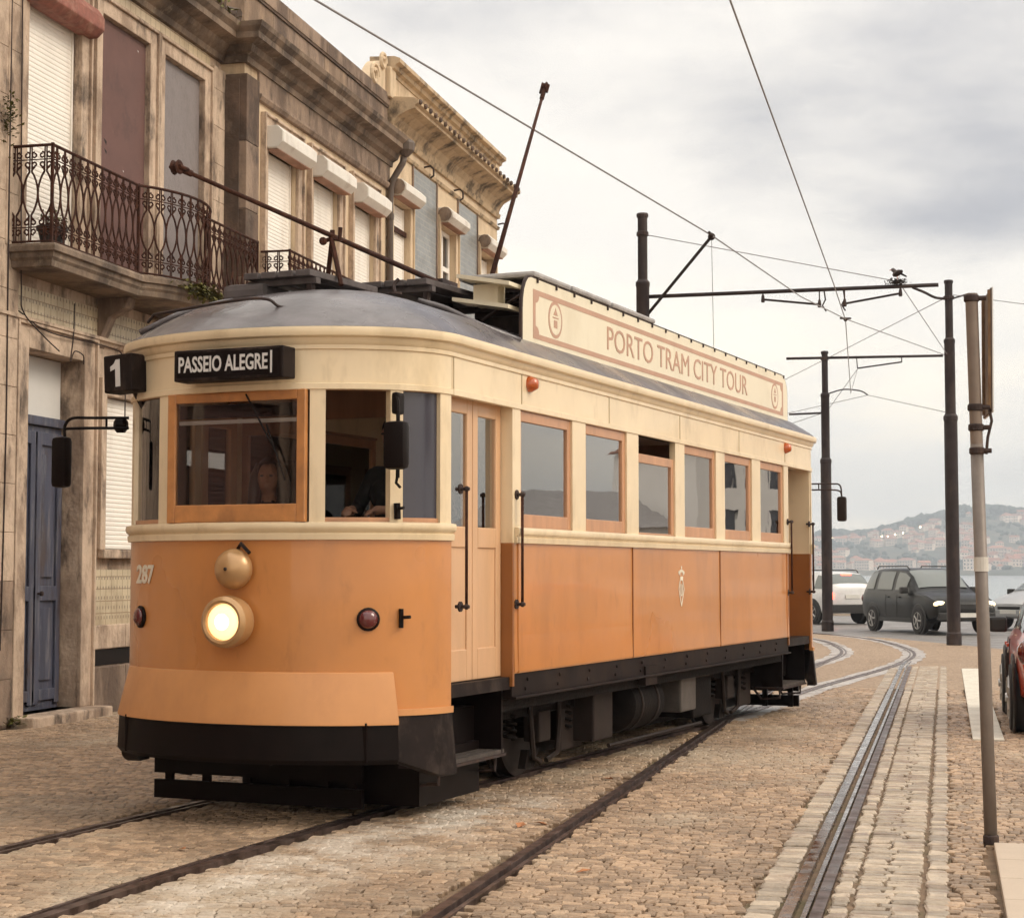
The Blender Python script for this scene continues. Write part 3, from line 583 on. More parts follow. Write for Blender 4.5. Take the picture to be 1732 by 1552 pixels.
def tile_mat(name, c, joint, bw, bh, rough=0.4, dirtc=(0.25,0.17,0.1), pip=None, offs=0.5):
    m = bpy.data.materials.new(name); m.use_nodes = True; t = m.node_tree; N = t.nodes; K = t.links.new; bs = N['Principled BSDF']; bs.inputs['Roughness'].default_value = rough
    ge = N.new('ShaderNodeNewGeometry'); sp = N.new('ShaderNodeSeparateXYZ'); K(ge.outputs['Position'], sp.inputs[0])
    cb = N.new('ShaderNodeCombineXYZ'); K(sp.outputs[1], cb.inputs[0]); K(sp.outputs[2], cb.inputs[1])
    br = N.new('ShaderNodeTexBrick'); br.offset = offs; br.inputs['Scale'].default_value = 1; br.inputs['Brick Width'].default_value = bw; br.inputs['Row Height'].default_value = bh
    br.inputs['Mortar Size'].default_value = 0.006; br.inputs['Color1'].default_value = (*c, 1); br.inputs['Color2'].default_value = (*[x*0.86 for x in c], 1); br.inputs['Mortar'].default_value = (*joint, 1)
    K(cb.outputs[0], br.inputs['Vector']); cur = br.outputs[0]
    if pip:
        b2 = N.new('ShaderNodeTexBrick'); b2.offset = 0.5; b2.inputs['Scale'].default_value = 1; b2.inputs['Brick Width'].default_value = 0.07; b2.inputs['Row Height'].default_value = 0.07
        b2.inputs['Mortar Size'].default_value = 0.028; b2.inputs['Mortar Smooth'].default_value = 0.3; b2.inputs['Color1'].default_value = (1,1,1,1); b2.inputs['Color2'].default_value = (1,1,1,1); b2.inputs['Mortar'].default_value = (0,0,0,1)
        mp = N.new('ShaderNodeMapping'); mp.inputs['Scale'].default_value = (1, 0.62, 1); K(cb.outputs[0], mp.inputs[0]); K(mp.outputs[0], b2.inputs['Vector'])
        mi = N.new('ShaderNodeMix'); mi.data_type = 'RGBA'; K(b2.outputs[0], mi.inputs[0]); K(cur, mi.inputs[6]); mi.inputs[7].default_value = (*pip, 1); cur = mi.outputs[2]
    no = N.new('ShaderNodeTexNoise'); no.inputs['Scale'].default_value = 2; no.inputs['Detail'].default_value = 7; K(ge.outputs['Position'], no.inputs['Vector'])
    mr = N.new('ShaderNodeMapRange'); mr.inputs[1].default_value = 0.48; mr.inputs[2].default_value = 0.68; mr.inputs[4].default_value = 0.6; K(no.outputs[0], mr.inputs[0])
    m2 = N.new('ShaderNodeMix'); m2.data_type = 'RGBA'; K(mr.outputs[0], m2.inputs[0]); K(cur, m2.inputs[6]); m2.inputs[7].default_value = (*dirtc, 1); K(m2.outputs[2], bs.inputs['Base Color'])
    bu = N.new('ShaderNodeBump'); bu.inputs['Strength'].default_value = 0.4; bu.inputs['Distance'].default_value = 0.006; bu.invert = True; K(br.outputs['Fac'], bu.inputs['Height']); K(bu.outputs[0], bs.inputs['Normal'])
    MATS[name] = m
tile_mat('tile_cream', (0.60, 0.50, 0.34), (0.30, 0.21, 0.13), 0.14, 0.14, pip=(0.22, 0.17, 0.13), offs=0.0)
tile_mat('tile_frieze', (0.56, 0.45, 0.30), (0.28, 0.19, 0.12), 0.14, 0.14, offs=0.0)
tile_mat('tile_blue', (0.225, 0.235, 0.235), (0.36, 0.33, 0.29), 0.20, 0.10, rough=0.35, dirtc=(0.13, 0.13, 0.12))

# wrought-iron baluster panel, 0.17 m wide and 1 m tall, shared by every balcony
def baluster_mesh():
    b = MB(); h = 0.085; r = 0.0112
    lens = lambda s: [(0, s*(0.012 + (h-0.012)*math.sin(math.pi*t)**0.8), 0.27+0.46*t) for t in np.linspace(0, 1, 11)]
    for s in (-1, 1):
        b.tube(lens(s), r, 5)
        b.tube([(0, s*0.012, 0.27), (0, s*0.02, 0.245), (0, s*0.045, 0.225)], r, 5); b.tube([(0, s*0.012, 0.73), (0, s*0.02, 0.755), (0, s*0.045, 0.775)], r, 5)
        for (cy_, cz, fl) in ((0.042, 0.20, 1), (0.042, 0.10, -1), (0.042, 0.80, -1), (0.042, 0.90, 1)):
            b.tube([(0, s*(cy_ + 0.034*(1-t*0.5)*math.cos(a)), cz + fl*0.034*(1-t*0.5)*math.sin(a)) for t in np.linspace(0, 1, 9) for a in [math.pi*0.5 + t*math.pi*2.0]], r*0.9, 4)
        b.tube([(0, s*0.010, 0.0), (0, s*0.012, 0.10), (0, s*0.012, 0.27)], r*0.8, 4); b.tube([(0, s*0.012, 0.73), (0, s*0.012, 0.90), (0, s*0.010, 1.0)], r*0.8, 4)
    return b.mesh('baluster', 'rusty_iron')
BAL = baluster_mesh()
def railing(par, path, zf, h, posts=()):
    """railing along a plan polyline, local coordinates"""
    P = [Vector((p[0], p[1], 0)) for p in path]; L_ = [0]
    for a, b_ in zip(P[:-1], P[1:]): L_.append(L_[-1] + (b_-a).length)
    def at(s):
        for i in range(len(P)-1):
            if s <= L_[i+1] + 1e-6:
                t_ = (s-L_[i])/max(L_[i+1]-L_[i], 1e-6); d = (P[i+1]-P[i]).normalized(); return P[i].lerp(P[i+1], t_), d
    for z, r in ((0.0, 0.013), (0.148, 0.007), (0.852, 0.007), (1.0, 0.017)):
        b = MB(); b.tube([(p.x, p.y, zf + z*h) for p in P], r, 6); b.build('rail_bar', 'rusty_iron', par)
    n = max(1, round(L_[-1]/0.17)); st_ = L_[-1]/n
    for i in range(n):
        p, d = at((i+0.5)*st_); place(BAL, 'baluster', par, (p.x, p.y, zf), (0, 0, math.atan2(d.y, d.x) - math.pi/2), (1, st_/0.17, h))
    for (x, y) in posts:
        b = MB(); b.box(x-0.014, x+0.014, y-0.014, y+0.014, zf-0.03, zf+h+0.02); b.build('rail_post', 'rusty_iron', par)

# ---------------- house 1: weathered stone house with the long iron balcony
X1 = -9.4
h1 = thing('town_house', 'weathered stone house with rusty balcony and blue door at the left edge', 'house', (X1, 0, 0))
ops = [(16.74,17.92,4.95,7.95),(18.42,19.68,4.95,8.03),(20.10,21.33,4.95,8.03),(16.85,18.10,0.10,3.95),(18.66,19.86,1.85,3.62),(20.45,21.45,0.10,3.6),(13.2,14.4,4.95,8.0),(14.9,16.1,4.95,8.0),(13.6,14.8,1.85,3.6)]
wall_mesh(8.0, 21.95, -0.1, 8.95, ops).build('wall', 'stone', h1)
b = MB(); b.box(-9, -0.352, 8.0, 21.95, -0.1, 8.9); b.build('rear_block', 'plaster_dirty', h1)
for (a, c, e, f) in ops[:3] + ops[6:8]: surround(h1, a, c, e, f, 0.17, 0.05, 'stone', sill=False)
surround(h1, *ops[4], 0.16, 0.05, 'stone'); surround(h1, *ops[3], 0.24, 0.05, 'stone', sill=False); surround(h1, *ops[5], 0.2, 0.05, 'stone', sill=False)
for (a, c) in ((21.56, 21.94), (15.95, 16.56)):
    b = MB()
    for k in range(17):
        z0 = 0.0 + k*0.5
        if z0 > 8.0: break
        b2 = MB(); b2.cbox(-0.02, 0.075, a, c, z0+0.002, min(z0+0.498, 8.30), 0.007); b2.build('quoin_stone', 'stone_mid' if k < 3 else 'stone', h1)
b = MB()
for y in np.arange(16.6, 21.5, 0.82): pass
for i, (a, c) in enumerate([(8.0,13.2),(13.2,15.9),(18.36,19.2),(19.2,20.2),(21.66,21.94)]):
    b = MB(); b.cbox(-0.02, 0.06, a+0.004, c-0.004, -0.05, 0.52, 0.015); b.build('plinth_stone', 'stone_mid', h1)
    b = MB(); b.cbox(-0.02, 0.055, a+0.004, c-0.004, 0.72, 0.99, 0.012); b.build('plinth_stone', 'stone', h1)
b = MB(); b.box(0.006, 0.012, 18.36, 20.15, 0.99, 1.62); b.build('tile_panel', 'tile_cream', h1)
b = MB(); b.box(0.004, 0.010, 18.5, 20.1, 0.53, 0.71); b.build('cellar_vent', 'black', h1)
b = MB(); b.box(0.006, 0.014, 16.6, 21.5, 4.28, 4.60); b.build('tile_frieze', 'tile_cream', h1)
cornice(h1, 8.0, 21.55, [(0,4.18),(0.05,4.19),(0.07,4.22),(0.10,4.23),(0.10,4.265),(0,4.27)], 'stone', 'string_course')
b = MB(); b.box(0.006, 0.014, 8.0, 21.55, 8.26, 8.42); b.build('tile_frieze', 'tile_frieze', h1)
cornice(h1, 8.0, 21.95, [(0,8.20),(0.07,8.21),(0.07,8.25),(0,8.26)], 'stone', 'string_course')
cornice(h1, 8.0, 21.93, [(-0.3,8.42),(0.06,8.43),(0.08,8.50),(0.16,8.56),(0.20,8.62),(0.36,8.66),(0.36,8.74),(0.42,8.80),(0.44,8.86),(0.30,8.90),(-0.3,8.95)], 'cornice')
for i in range(26):     # roof edge: course of clay tiles
    b = MB(); y = 8.2 + i*0.535; b.tube([(0.40, y, 8.93), (-2.4, y, 9.75)], 0.11, 8); b.build('roof_tile', 'stone_dark', h1)
b = MB(); b.add([(0.3,8.0,8.93),(0.3,21.9,8.93),(-4.5,21.9,10.2),(-4.5,8.0,10.2)], [(0,1,2,3)]); b.build('roof_slope', 'roof_tile', h1)
# upper openings: white roller shutter, brown board, grey meshed sheet
shutter(h1, 16.76, 17.90, 4.96, 7.74, -0.07)
b = MB(); b.prism([(-0.02,7.62),(0.15,7.62),(0.235,7.70),(0.235,7.84),(0.15,7.96),(-0.02,7.97)], 'y', 16.66, 18.10); b.build('blind_roll', 'red_roller', h1, bevel=0.02)
b = MB(); b.box(-0.05, -0.02, 18.425, 19.675, 4.96, 8.02); bo = b.build('brown_board', 'board_brown', h1)
for (y, z, s) in ((19.45, 7.9, .02), (19.1, 6.35, .018), (18.60, 6.62, .05), (18.62, 6.5, .04)):
    b = MB(); b.add([(-0.0195,y,z),(-0.0195,y+s*1.6,z-s*.6),(-0.0195,y+s*1.4,z-s*1.5),(-0.0195,y+s*.5,z-s*.8)], [(0,1,2,3)]); b.build('torn_patch', 'black' if s > .03 else 'transom_white', bo)
b = MB(); b.box(-0.06, -0.035, 20.105, 21.325, 4.96, 8.02); b.build('mesh_sheet', 'board_mesh', h1)
for (a, c) in ((13.2,14.4),(14.9,16.1)): shutter(h1, a, c, 4.96, 8.0, -0.08)
# door with two panelled leaves and a blank transom
d0 = -0.22
dr = MB(); dr.box(d0-0.05, d0, 16.87, 18.08, 0.10, 3.18); door = dr.build('door', 'blue_door', h1)
for (ya, yb) in ((16.90, 17.46), (17.50, 18.06)):
    for (za, zb) in ((0.20, 0.32), (1.28, 1.44), (2.98, 3.12)):
        b = MB(); b.box(d0+0.001, d0+0.030, ya, yb, za, zb); b.build('door_rail', 'blue_door', door, bevel=0.006)
    for (y0, y1) in ((ya, ya+0.10), (yb-0.10, yb)):
        b = MB(); b.box(d0+0.0015, d0+0.031, y0, y1, 0.16, 3.12); b.build('door_stile', 'blue_door', door, bevel=0.006)
    for (za, zb) in ((0.42, 1.20), (1.54, 2.88)):
        b = MB(); b.prism([(d0+0.001, ya+.14), (d0+0.026, ya+.19), (d0+0.026, yb-.19), (d0+0.001, yb-.14)], 'z', za, zb); b.build('door_panel', 'blue_door', door)
b = MB(); b.lathe([(0.012,0),(0.012,0.04),(0.028,0.045),(0.028,0.07),(0.01,0.08)], (d0+0.02, 17.55, 1.36), (1,0,0), 10); b.build('door_knob', 'dark_iron', door)
b = MB(); b.cbox(d0-0.03, d0+0.05, 16.87, 18.08, 3.19, 3.29, 0.012); b.build('door_head', 'blue_door', door)
b = MB(); b.box(d0-0.05, d0-0.02, 16.87, 18.08, 3.29, 3.94); b.build('transom_panel', 'transom_white', h1)
b = MB(); b.cbox(-0.30, 0.30, 16.60, 18.4, -0.04, 0.10, 0.02); b.build('door_step', 'stone', h1)
shutter(h1, 18.67, 19.85, 1.86, 3.61, -0.06)
shutter(h1, 20.46, 21.44, 0.1, 3.59, -0.08)
# cables on the wall
for pts in ([(0.09,16.5,8.2),(0.10,16.52,6.0),(0.11,16.55,4.6),(0.10,16.62,4.3),(0.12,17.0,4.1),(0.10,17.4,3.98)], [(0.09,17.75,4.55),(0.10,17.72,4.2),(0.10,17.66,3.9),(0.10,17.75,4.02),(0.10,17.95,4.0),(0.09,17.98,3.9)], [(0.08,16.56,4.3),(0.09,17.2,4.16),(0.08,18.6,4.17),(0.08,19.0,4.05),(0.08,19.05,3.3)], [(0.085,16.3,8.3),(0.085,16.32,5.0),(0.085,16.34,3.0),(0.085,16.3,0.8)]):
    b = MB(); b.tube(smoothpath(pts, 6), 0.008, 5); b.build('wall_cable', 'dark_iron', h1)
# balcony: slab and railing with a bowed middle
FX = 0.52; bow0, bow1 = 18.42, 20.30
def bow(y): 
    t_ = (y-bow0)/(bow1-bow0)
    return FX + (0.34*math.sin(math.pi*t_)**0.75 if 0 < t_ < 1 else 0)
ysb = [16.41] + [bow0] + list(np.linspace(bow0, bow1, 15))[1:] + [22.02]
front = [(bow(y), y) for y in ysb]
def slab_ring(e, z): return [(p[0]+e, p[1] - (e if i == 0 else 0) + (e if i == len(front)-1 else 0), z) for i, p in enumerate(front)]
prof = [(0.07,4.96),(0.085,4.93),(0.085,4.88),(0.05,4.87),(0.045,4.82),(0.02,4.79),(0.01,4.73),(-0.02,4.72)]
b = MB(); n = len(front)
for e, z in prof:
    r_ = slab_ring(e, z); b.v += [(0.0, r_[0][1], z)] + r_ + [(0.0, r_[-1][1], z)]
n2 = n+2; b.f += [(i*n2+k, i*n2+k+1, (i+1)*n2+k+1, (i+1)*n2+k) for i in range(len(prof)-1) for k in range(n2-1)]
b.f += [tuple(range(n2)), tuple(range((len(prof)-1)*n2, len(prof)*n2))]
bal = b.build('balcony', 'cornice', h1)
railing(bal, [(0.02, 16.41)] + front + [(0.02, 22.02)], 4.99, 1.0, [(FX, 16.41), (FX, bow0), (FX, bow1), (FX, 22.02)])
for y in (18.55, 20.2, 21.5):
    b = MB(); b.prism([(0,4.72),(0.40,4.72),(0.36,4.60),(0.15,4.50),(0,4.15)], 'y', y-0.10, y+0.10); b.build('balcony_corbel', 'stone_mid', bal, bevel=0.01)
# moss tuft hanging at the bowed slab, flower pot with a dry plant
def tuft(name, n, c, spread, size, m, down=0.0):
    b = MB(); r_ = random.Random(n)
    for i in range(n):
        p = Vector((c[0]+r_.gauss(0, spread[0]), c[1]+r_.gauss(0, spread[1]), c[2]+r_.gauss(0, spread[2])))
        a = r_.uniform(0, 6.28); d = Vector((math.cos(a), math.sin(a), r_.uniform(-0.6, 0.9)-down)).normalized()*size*r_.uniform(.6, 1.4); s_ = d.cross(Vector((0.3,0.2,1))).normalized()*size*0.3
        b.add([p, p+d*.5+s_, p+d, p+d*.5-s_], [(0,1,2,3)])
    return b
o = tuft('moss', 520, (X1+0.93, 19.32, 4.90), (0.03, 0.24, 0.04), 0.075, 'moss', 0.6).build('moss_tuft', 'moss')
tag(o, 'yellow green moss hanging from the bowed balcony edge', 'moss', kind='stuff')
pot = thing('flower_pot', 'dark flower pot with a dry plant on the balcony corner', 'flower pot', (X1+0.36, 16.72, 4.985))
b = MB(); b.lathe([(0.11,0),(0.15,0.17),(0.165,0.17),(0.165,0.21),(0.13,0.21),(0.13,0.18)], (0,0,0), (0,0,1), 14); b.build('pot', 'clay_pot', pot, auto=40)
tuft('dry', 120, (0,0,0.30), (0.06,0.06,0.04), 0.055, 'leaf').build('plant', 'leaf', pot)
o = tuft('weed', 260, (X1+0.34, 20.3, 8.93), (0.08, 0.75, 0.03), 0.08, 'leaf', 0.8).build('cornice_weeds', 'leaf')
tag(o, 'scrubby weeds growing on the stone cornice above the grey sheet', 'weeds')
o = tuft('weed2', 160, (X1+0.12, 16.22, 6.25), (0.04, 0.06, 0.12), 0.05, 'leaf').build('wall_creeper', 'leaf')
tag(o, 'small creeper on the wall above the balcony end', 'plant')
b = tuft('weed3', 70, (X1+0.12, 16.55, 0.06), (0.04, 0.07, 0.03), 0.07, 'leaf'); tag(b.build('pavement_weed', 'leaf'), 'green weed at the foot of the wall beside the blue door', 'weed')

# ---------------- house 2: three shuttered windows, tall parapet
X2 = -9.06
h2 = thing('town_house', 'brown stone house with three white shuttered windows and a tall parapet', 'house', (X2, 0, 0))
ops2 = [(22.72,23.90,4.95,7.72),(24.54,25.70,4.95,7.72),(26.43,27.50,4.95,7.72),(22.9,24.0,0.1,3.6),(25.0,26.2,1.4,3.5)]
wall_mesh(21.95, 28.30, -0.1, 8.46, ops2).build('wall', 'plaster', h2)
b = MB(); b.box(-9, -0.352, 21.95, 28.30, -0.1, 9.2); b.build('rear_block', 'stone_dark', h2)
for k in range(9):
    z0 = k*0.92
    b = MB(); b.cbox(-0.40, 0.045, 21.93, 22.38, z0+0.004, z0+0.916, 0.008); b.build('quoin_stone', 'stone_mid' if k % 2 else 'stone_dark', h2)
b = MB(); b.box(-0.42, -0.06, 21.915, 21.929, 0, 8.2); b.build('side_face', 'stone_dark', h2)  # return face, its shade put into the darker stone colour
for o_ in ops2[:3]:
    surround(h2, *o_, 0.15, 0.05, 'stone', sill=False)
    shutter(h2, o_[0]+.01, o_[1]-.01, 4.96, 7.45, -0.09)
    shutter_box(h2, o_[0]-0.06, o_[1]+0.10, 7.42, 7.74, 0.29)
surround(h2, *ops2[3], 0.18, 0.05, 'stone', sill=False); surround(h2, *ops2[4], 0.16, 0.05, 'stone')
shutter(h2, 22.91, 23.99, 0.1, 3.59, -0.08)
shutter(h2, 25.01, 26.19, 1.41, 3.49, -0.08)
for i, (a, c) in enumerate([(22.40,24.35),(24.36,26.30),(26.31,28.28)]):
    b = MB(); b.cbox(-0.02, 0.035, a, c-0.006, 8.12, 8.44, 0.01); b.build('architrave_stone', 'stone_mid', h2)
cornice(h2, 22.38, 28.30, [(0,8.02),(0.05,8.03),(0.08,8.08),(0.08,8.11),(0,8.12)], 'stone_mid', 'string_course')
cornice(h2, 21.95, 28.34, [(-0.3,8.42),(0.06,8.42),(0.07,8.50),(0.15,8.54),(0.18,8.62),(0.33,8.66),(0.33,8.74),(0.39,8.80),(0.41,8.86),(0.30,8.89),(-0.3,8.93)], 'cornice', ret=0.34)
for i in range(6):
    a = 22.0 + i*1.06; b = MB(); b.cbox(-0.32, -0.03, a, a+1.05, 8.90, 9.44, 0.006); b.build('parapet_stone', 'stone_mid' if i % 3 else 'plaster_dirty', h2)
b = MB(); b.box(-0.34, -0.005, 21.98, 28.40, 9.44, 9.475); b.build('parapet_groove', 'stone_dark', h2)
for i in range(4):
    a = 21.97 + i*1.61; b = MB(); b.cbox(-0.36, 0.01, a, a+1.60, 9.475, 9.68, 0.012); b.build('coping_stone', 'stone_mid', h2)
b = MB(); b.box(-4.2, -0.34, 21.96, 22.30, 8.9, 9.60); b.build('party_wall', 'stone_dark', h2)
b = MB(); fx2 = 0.44; b.prism([(0,4.95),(fx2+.08,4.95),(fx2+.08,4.86),(fx2-.02,4.78),(fx2-.15,4.66),(0,4.6)], 'y', 22.48, 27.75); bal2 = b.build('balcony', 'cornice', h2)
railing(bal2, [(0.02,22.54),(fx2,22.54),(fx2,27.7),(0.02,27.7)], 4.98, 0.98, [(fx2,22.54),(fx2,27.7)])
b = MB(); b.tube([(0.30,28.2,8.55),(0.28,28.2,8.45),(0.10,28.18,8.15),(0.07,28.18,7.9),(0.07,28.18,0.0)], 0.055, 10); dp = b.build('drainpipe', 'pipe', h2, smooth=True)
for z in (7.5, 6.2, 4.4): b = MB(); b.lathe([(0.066,0),(0.066,0.10)], (0.07,28.18,z), (0,0,1), 10); b.build('pipe_collar', 'pipe', dp)
b = MB(); b.lathe([(0.06,0),(0.075,0.05),(0.075,1.3),(0.06,1.35)], (0.07,28.18,4.9), (0,0,1), 10); b.build('pipe_guard', 'black_soft', dp)
b = MB(); b.lathe([(0.0,-.02),(0.05,0),(0.14,0.10),(0.15,0.22),(0.13,0.26)], (0.34,28.2,8.56), (0,0,1), 10); b.build('hopper', 'pipe', dp)

# ---------------- house 3: ochre house with blue tiles, big cove cornice and attic
X3 = -9.05
h3 = thing('town_house', 'ochre house with blue tiled wall panels and deep cove cornice at the row end', 'house', (X3, 0, 0))
ops3 = [(28.45,29.42,4.95,7.92),(31.36,32.40,4.95,8.02),(34.28,35.34,4.95,8.05),(29.9,31.0,0.1,3.4),(32.6,33.7,1.3,3.3)]
wall_mesh(28.30, 35.74, -0.1, 9.2, ops3).build('wall', 'plaster', h3)
b = MB(); b.box(-9, -0.352, 28.30, 35.74, -0.1, 9.9); b.build('rear_block', 'plaster', h3)
for (a, c) in ((29.62,31.14),(32.60,34.06)):
    b = MB(); b.box(0.004, 0.012, a, c, 4.3, 8.72); b.build('tile_panel', 'tile_blue', h3)
    for y in (a, c): b = MB(); b.box(0.0, 0.035, y-0.02, y+0.02, 4.3, 8.74); b.build('panel_edge', 'stone_mid', h3)
for i, o_ in enumerate(ops3[:3]):
    surround(h3, *o_, 0.13, 0.045, 'plaster', sill=False)
    shutter_box(h3, o_[0]-0.08, o_[1]+0.12, o_[3]+0.03, o_[3]+0.31, 0.29, 'shutter_box')
    for y in (o_[0]-0.10, o_[1]+0.14):
        b = MB(); b.lathe([(0.11,-.02),(0.13,0),(0.13,0.03),(0.07,0.04),(0.03,0.045)], (0.15, y - 0.03, o_[3]+0.17), (0,-1,0), 12); b.build('roller_boss', 'stone_mid', h3)
shutter(h3, 28.46, 29.41, 4.96, 7.90, -0.10)
b = MB(); b.box(-0.07, -0.03, 28.46, 29.41, 7.42, 7.50); b.build('window_bar', 'rusty_iron', h3)
def casement(par, y0, y1, z0, z1, x, m='shutter_white'):
    b = MB(); ym = (y0+y1)/2
    for (a, c, e, f) in ((y0,y0+.08,z0,z1),(y1-.08,y1,z0,z1),(ym-.05,ym+.05,z0,z1),(y0+.08,ym-.05,z0,z0+.1),(ym+.05,y1-.08,z0,z0+.1),(y0+.08,ym-.05,z1-.08,z1),(ym+.05,y1-.08,z1-.08,z1),(y0+.08,ym-.05,z1-.75,z1-.66),(ym+.05,y1-.08,z1-.75,z1-.66),(y0+.08,ym-.05,z0+1.1,z0+1.15),(ym+.05,y1-.08,z0+1.1,z0+1.15)): b.box(x-0.03, x+0.03, a, c, e, f)
    o = b.build('window_frame', m, par); p = MB(); p.box(x-0.012, x-0.006, y0+.02, y1-.02, z0+.02, z1-.02); p.build('pane', 'glass_black', o); return o
casement(h3, 31.37, 32.39, 4.96, 8.01, -0.12); shutter(h3, 34.29, 35.33, 4.96, 8.0, -0.14)
casement(h3, 32.62, 33.68, 1.32, 3.28, -0.12)
b = MB(); b.box(-0.12, -0.07, 29.91, 30.99, 0.1, 3.39); b.build('entrance_door', 'blue_door', h3)
cornice(h3, 28.30, 35.76, [(0,8.74),(0.04,8.75),(0.06,8.80),(0,8.81)], 'cornice_ochre', 'string_course')
cornice(h3, 28.32, 35.76, [(-0.2,8.98),(0.05,8.98),(0.08,9.06),(0.03,9.08),(0.06,9.18),(0.14,9.29),(0.30,9.38),(0.44,9.42),(0.44,9.47),(0.50,9.50),(0.50,9.56),(0.42,9.60),(-0.2,9.66)], 'cornice_ochre')
for i in range(24):
    y = 28.4 + i*0.308; b = MB(); b.lathe([(0.0,0),(0.045,0.004),(0.05,0.03),(0.03,0.05)], (0.50, y, 9.53), (1,0,0), 8); b.build('cornice_bead', 'stone_dark', h3)
for i in range(7):
    a = 28.3 + i*1.06; b = MB(); b.cbox(-0.32, 0.0, a+.004, a+1.056, 9.62, 10.05, 0.006); b.build('attic_panel', 'plaster', h3)
cornice(h3, 28.25, 35.74, [(-0.34,10.03),(0.02,10.03),(0.04,10.08),(0.10,10.11),(0.12,10.17),(0.20,10.20),(0.20,10.27),(0.10,10.31),(-0.34,10.33)], 'cornice_ochre', 'attic_coping')
for y in (28.32, 35.55):
    b = MB(); b.cbox(-0.38, 0.06, y-0.14, y+0.17, 9.60, 10.12, 0.02); b.build('attic_pier', 'plaster', h3)
sc_ = [(28.15-0.62*t, 10.22 - 0.55*t**1.4) for t in np.linspace(0, 1, 9)]
b = MB(); b.prism(sc_ + [(27.30, 9.60), (28.15, 9.60)], 'x', -0.34, -0.02); b.build('attic_scroll', 'plaster', h3, bevel=0.02)
for (cy_, cz, rr) in ((27.95, 10.14, 0.15), (27.50, 9.80, 0.20)):
    b = MB(); b.tube([(0.0, cy_+rr*(1-t*.65)*math.cos(a), cz+rr*(1-t*.65)*math.sin(a)) for t in np.linspace(0,1,20) for a in [t*9.0]], 0.035, 6); b.build('scroll_volute', 'plaster', h3)
for y in (28.55, 30.3, 32.3, 35.72):
    b = MB(); b.tube([(0.02,y,8.86),(0.14,y,8.88),(0.20,y,8.82),(0.20,y,8.70),(0.14,y,8.66)], 0.018, 6); b.build('wall_hook', 'dark_iron', h3)
b = MB(); b.prism([(0,4.95),(.44,4.95),(.44,4.86),(.3,4.7),(0,4.6)], 'y', 28.4, 29.6); bal3 = b.build('balcony', 'cornice_ochre', h3)
for i in range(9): b = MB(); b.box(0.40, 0.412, 28.42+i*0.14, 28.432+i*0.14, 4.95, 5.95); b.build('baluster', 'dark_iron', bal3)
b = MB(); b.box(0.39, 0.42, 28.40, 29.58, 5.95, 5.98); b.build('rail_bar', 'dark_iron', bal3)

# ---------------- house 0: beyond the left edge, mirrored in the tram's windscreen
h0 = thing('town_house', 'pink plastered house mirrored in the tram windscreen', 'house', (X1, 0, 0))
mat('plaster_pink', (0.20, 0.115, 0.095), 0.85, 0.12, 2, dirt=((0.1, 0.06, 0.045), 0.6, 1.5, 0.3, 0.53))
ops0 = [(-13+i*2.9, -11.8+i*2.9, z0, z1) for i in range(7) for z0, z1 in ((4.95, 7.7), (1.2, 3.4))]
wall_mesh(-14.0, 7.99, -0.1, 9.1, ops0).build('wall', 'plaster_pink', h0)
b = MB(); b.box(-9, -0.352, -14.0, 7.99, -0.1, 9.1); b.build('rear_block', 'plaster_dirty', h0)
for o_ in ops0: surround(h0, *o_, 0.16, 0.05, 'stone_mid'); shutter(h0, o_[0]+.01, o_[1]-.01, o_[2]+.01, o_[3]-.01, -0.09, 'shutter_white' if o_[2] > 4 else 'board_brown')
cornice(h0, -14.0, 7.98, [(-0.3,8.6),(0.06,8.6),(0.2,8.75),(0.4,8.85),(0.42,9.0),(-0.3,9.1)], 'cornice')

# ------------------------------------------------------------------ the tram
tram = thing('tram', 'vintage orange and cream tramcar with a sign board on its roof', 'tram', (TRAM_O.x, TRAM_O.y, 0), -TH)
HW, NS, YB, YR = 1.19, 0.78, 1.02, 9.62       # half width, nose depth, saloon start, rear corner
def nose(a, off=0.0, rear=False):
    a = R(a); x = (HW+off)*math.sin(a); y = (NS+off)*math.cos(a)
    return (x, YR + y) if rear else (x, -y)
def strip(a0, a1, prof, rear=False, n=None, name=None):
    """profile (offset, z) swept round the rounded end between two angles"""
    n = n or max(2, int(abs(a1-a0)/4)); b = MB(); k = len(prof)
    for i in range(n+1):
        a = a0 + (a1-a0)*i/n
        for o, z in prof: b.v.append((*nose(a, o, rear), z))
    b.f += [(i*k+j, i*k+(j+1) % k, (i+1)*k+(j+1) % k, (i+1)*k+j) for i in range(n) for j in range(k)]
    b.f += [tuple(range(k))[::-1], tuple(range(n*k, (n+1)*k))]
    return b
def along(prof, y0, y1, side=1):
    b = MB(); k = len(prof); b.v += [(side*(HW+o), y, z) for y in (y0, y1) for o, z in prof]
    b.f += [(j, (j+1) % k, k+(j+1) % k, k+j) for j in range(k)] + [tuple(range(k)), tuple(range(k, 2*k))[::-1]]
    return b
rect = lambda o0, o1, z0, z1: [(o0,z0),(o1,z0),(o1,z1),(o0,z1)]
BELT = [(0.0,1.795),(0.022,1.80),(0.026,1.835),(0.014,1.845),(0.034,1.862),(0.040,1.885),(0.034,1.905),(0.0,1.912)]
GUT = [(0.0,3.00),(0.012,3.005),(0.012,3.03),(0.030,3.05),(0.034,3.075),(0.062,3.085),(0.070,3.11),(0.064,3.14),(-0.02,3.16)]
A1, A2, A3 = 28.9, 57.2, 84.0
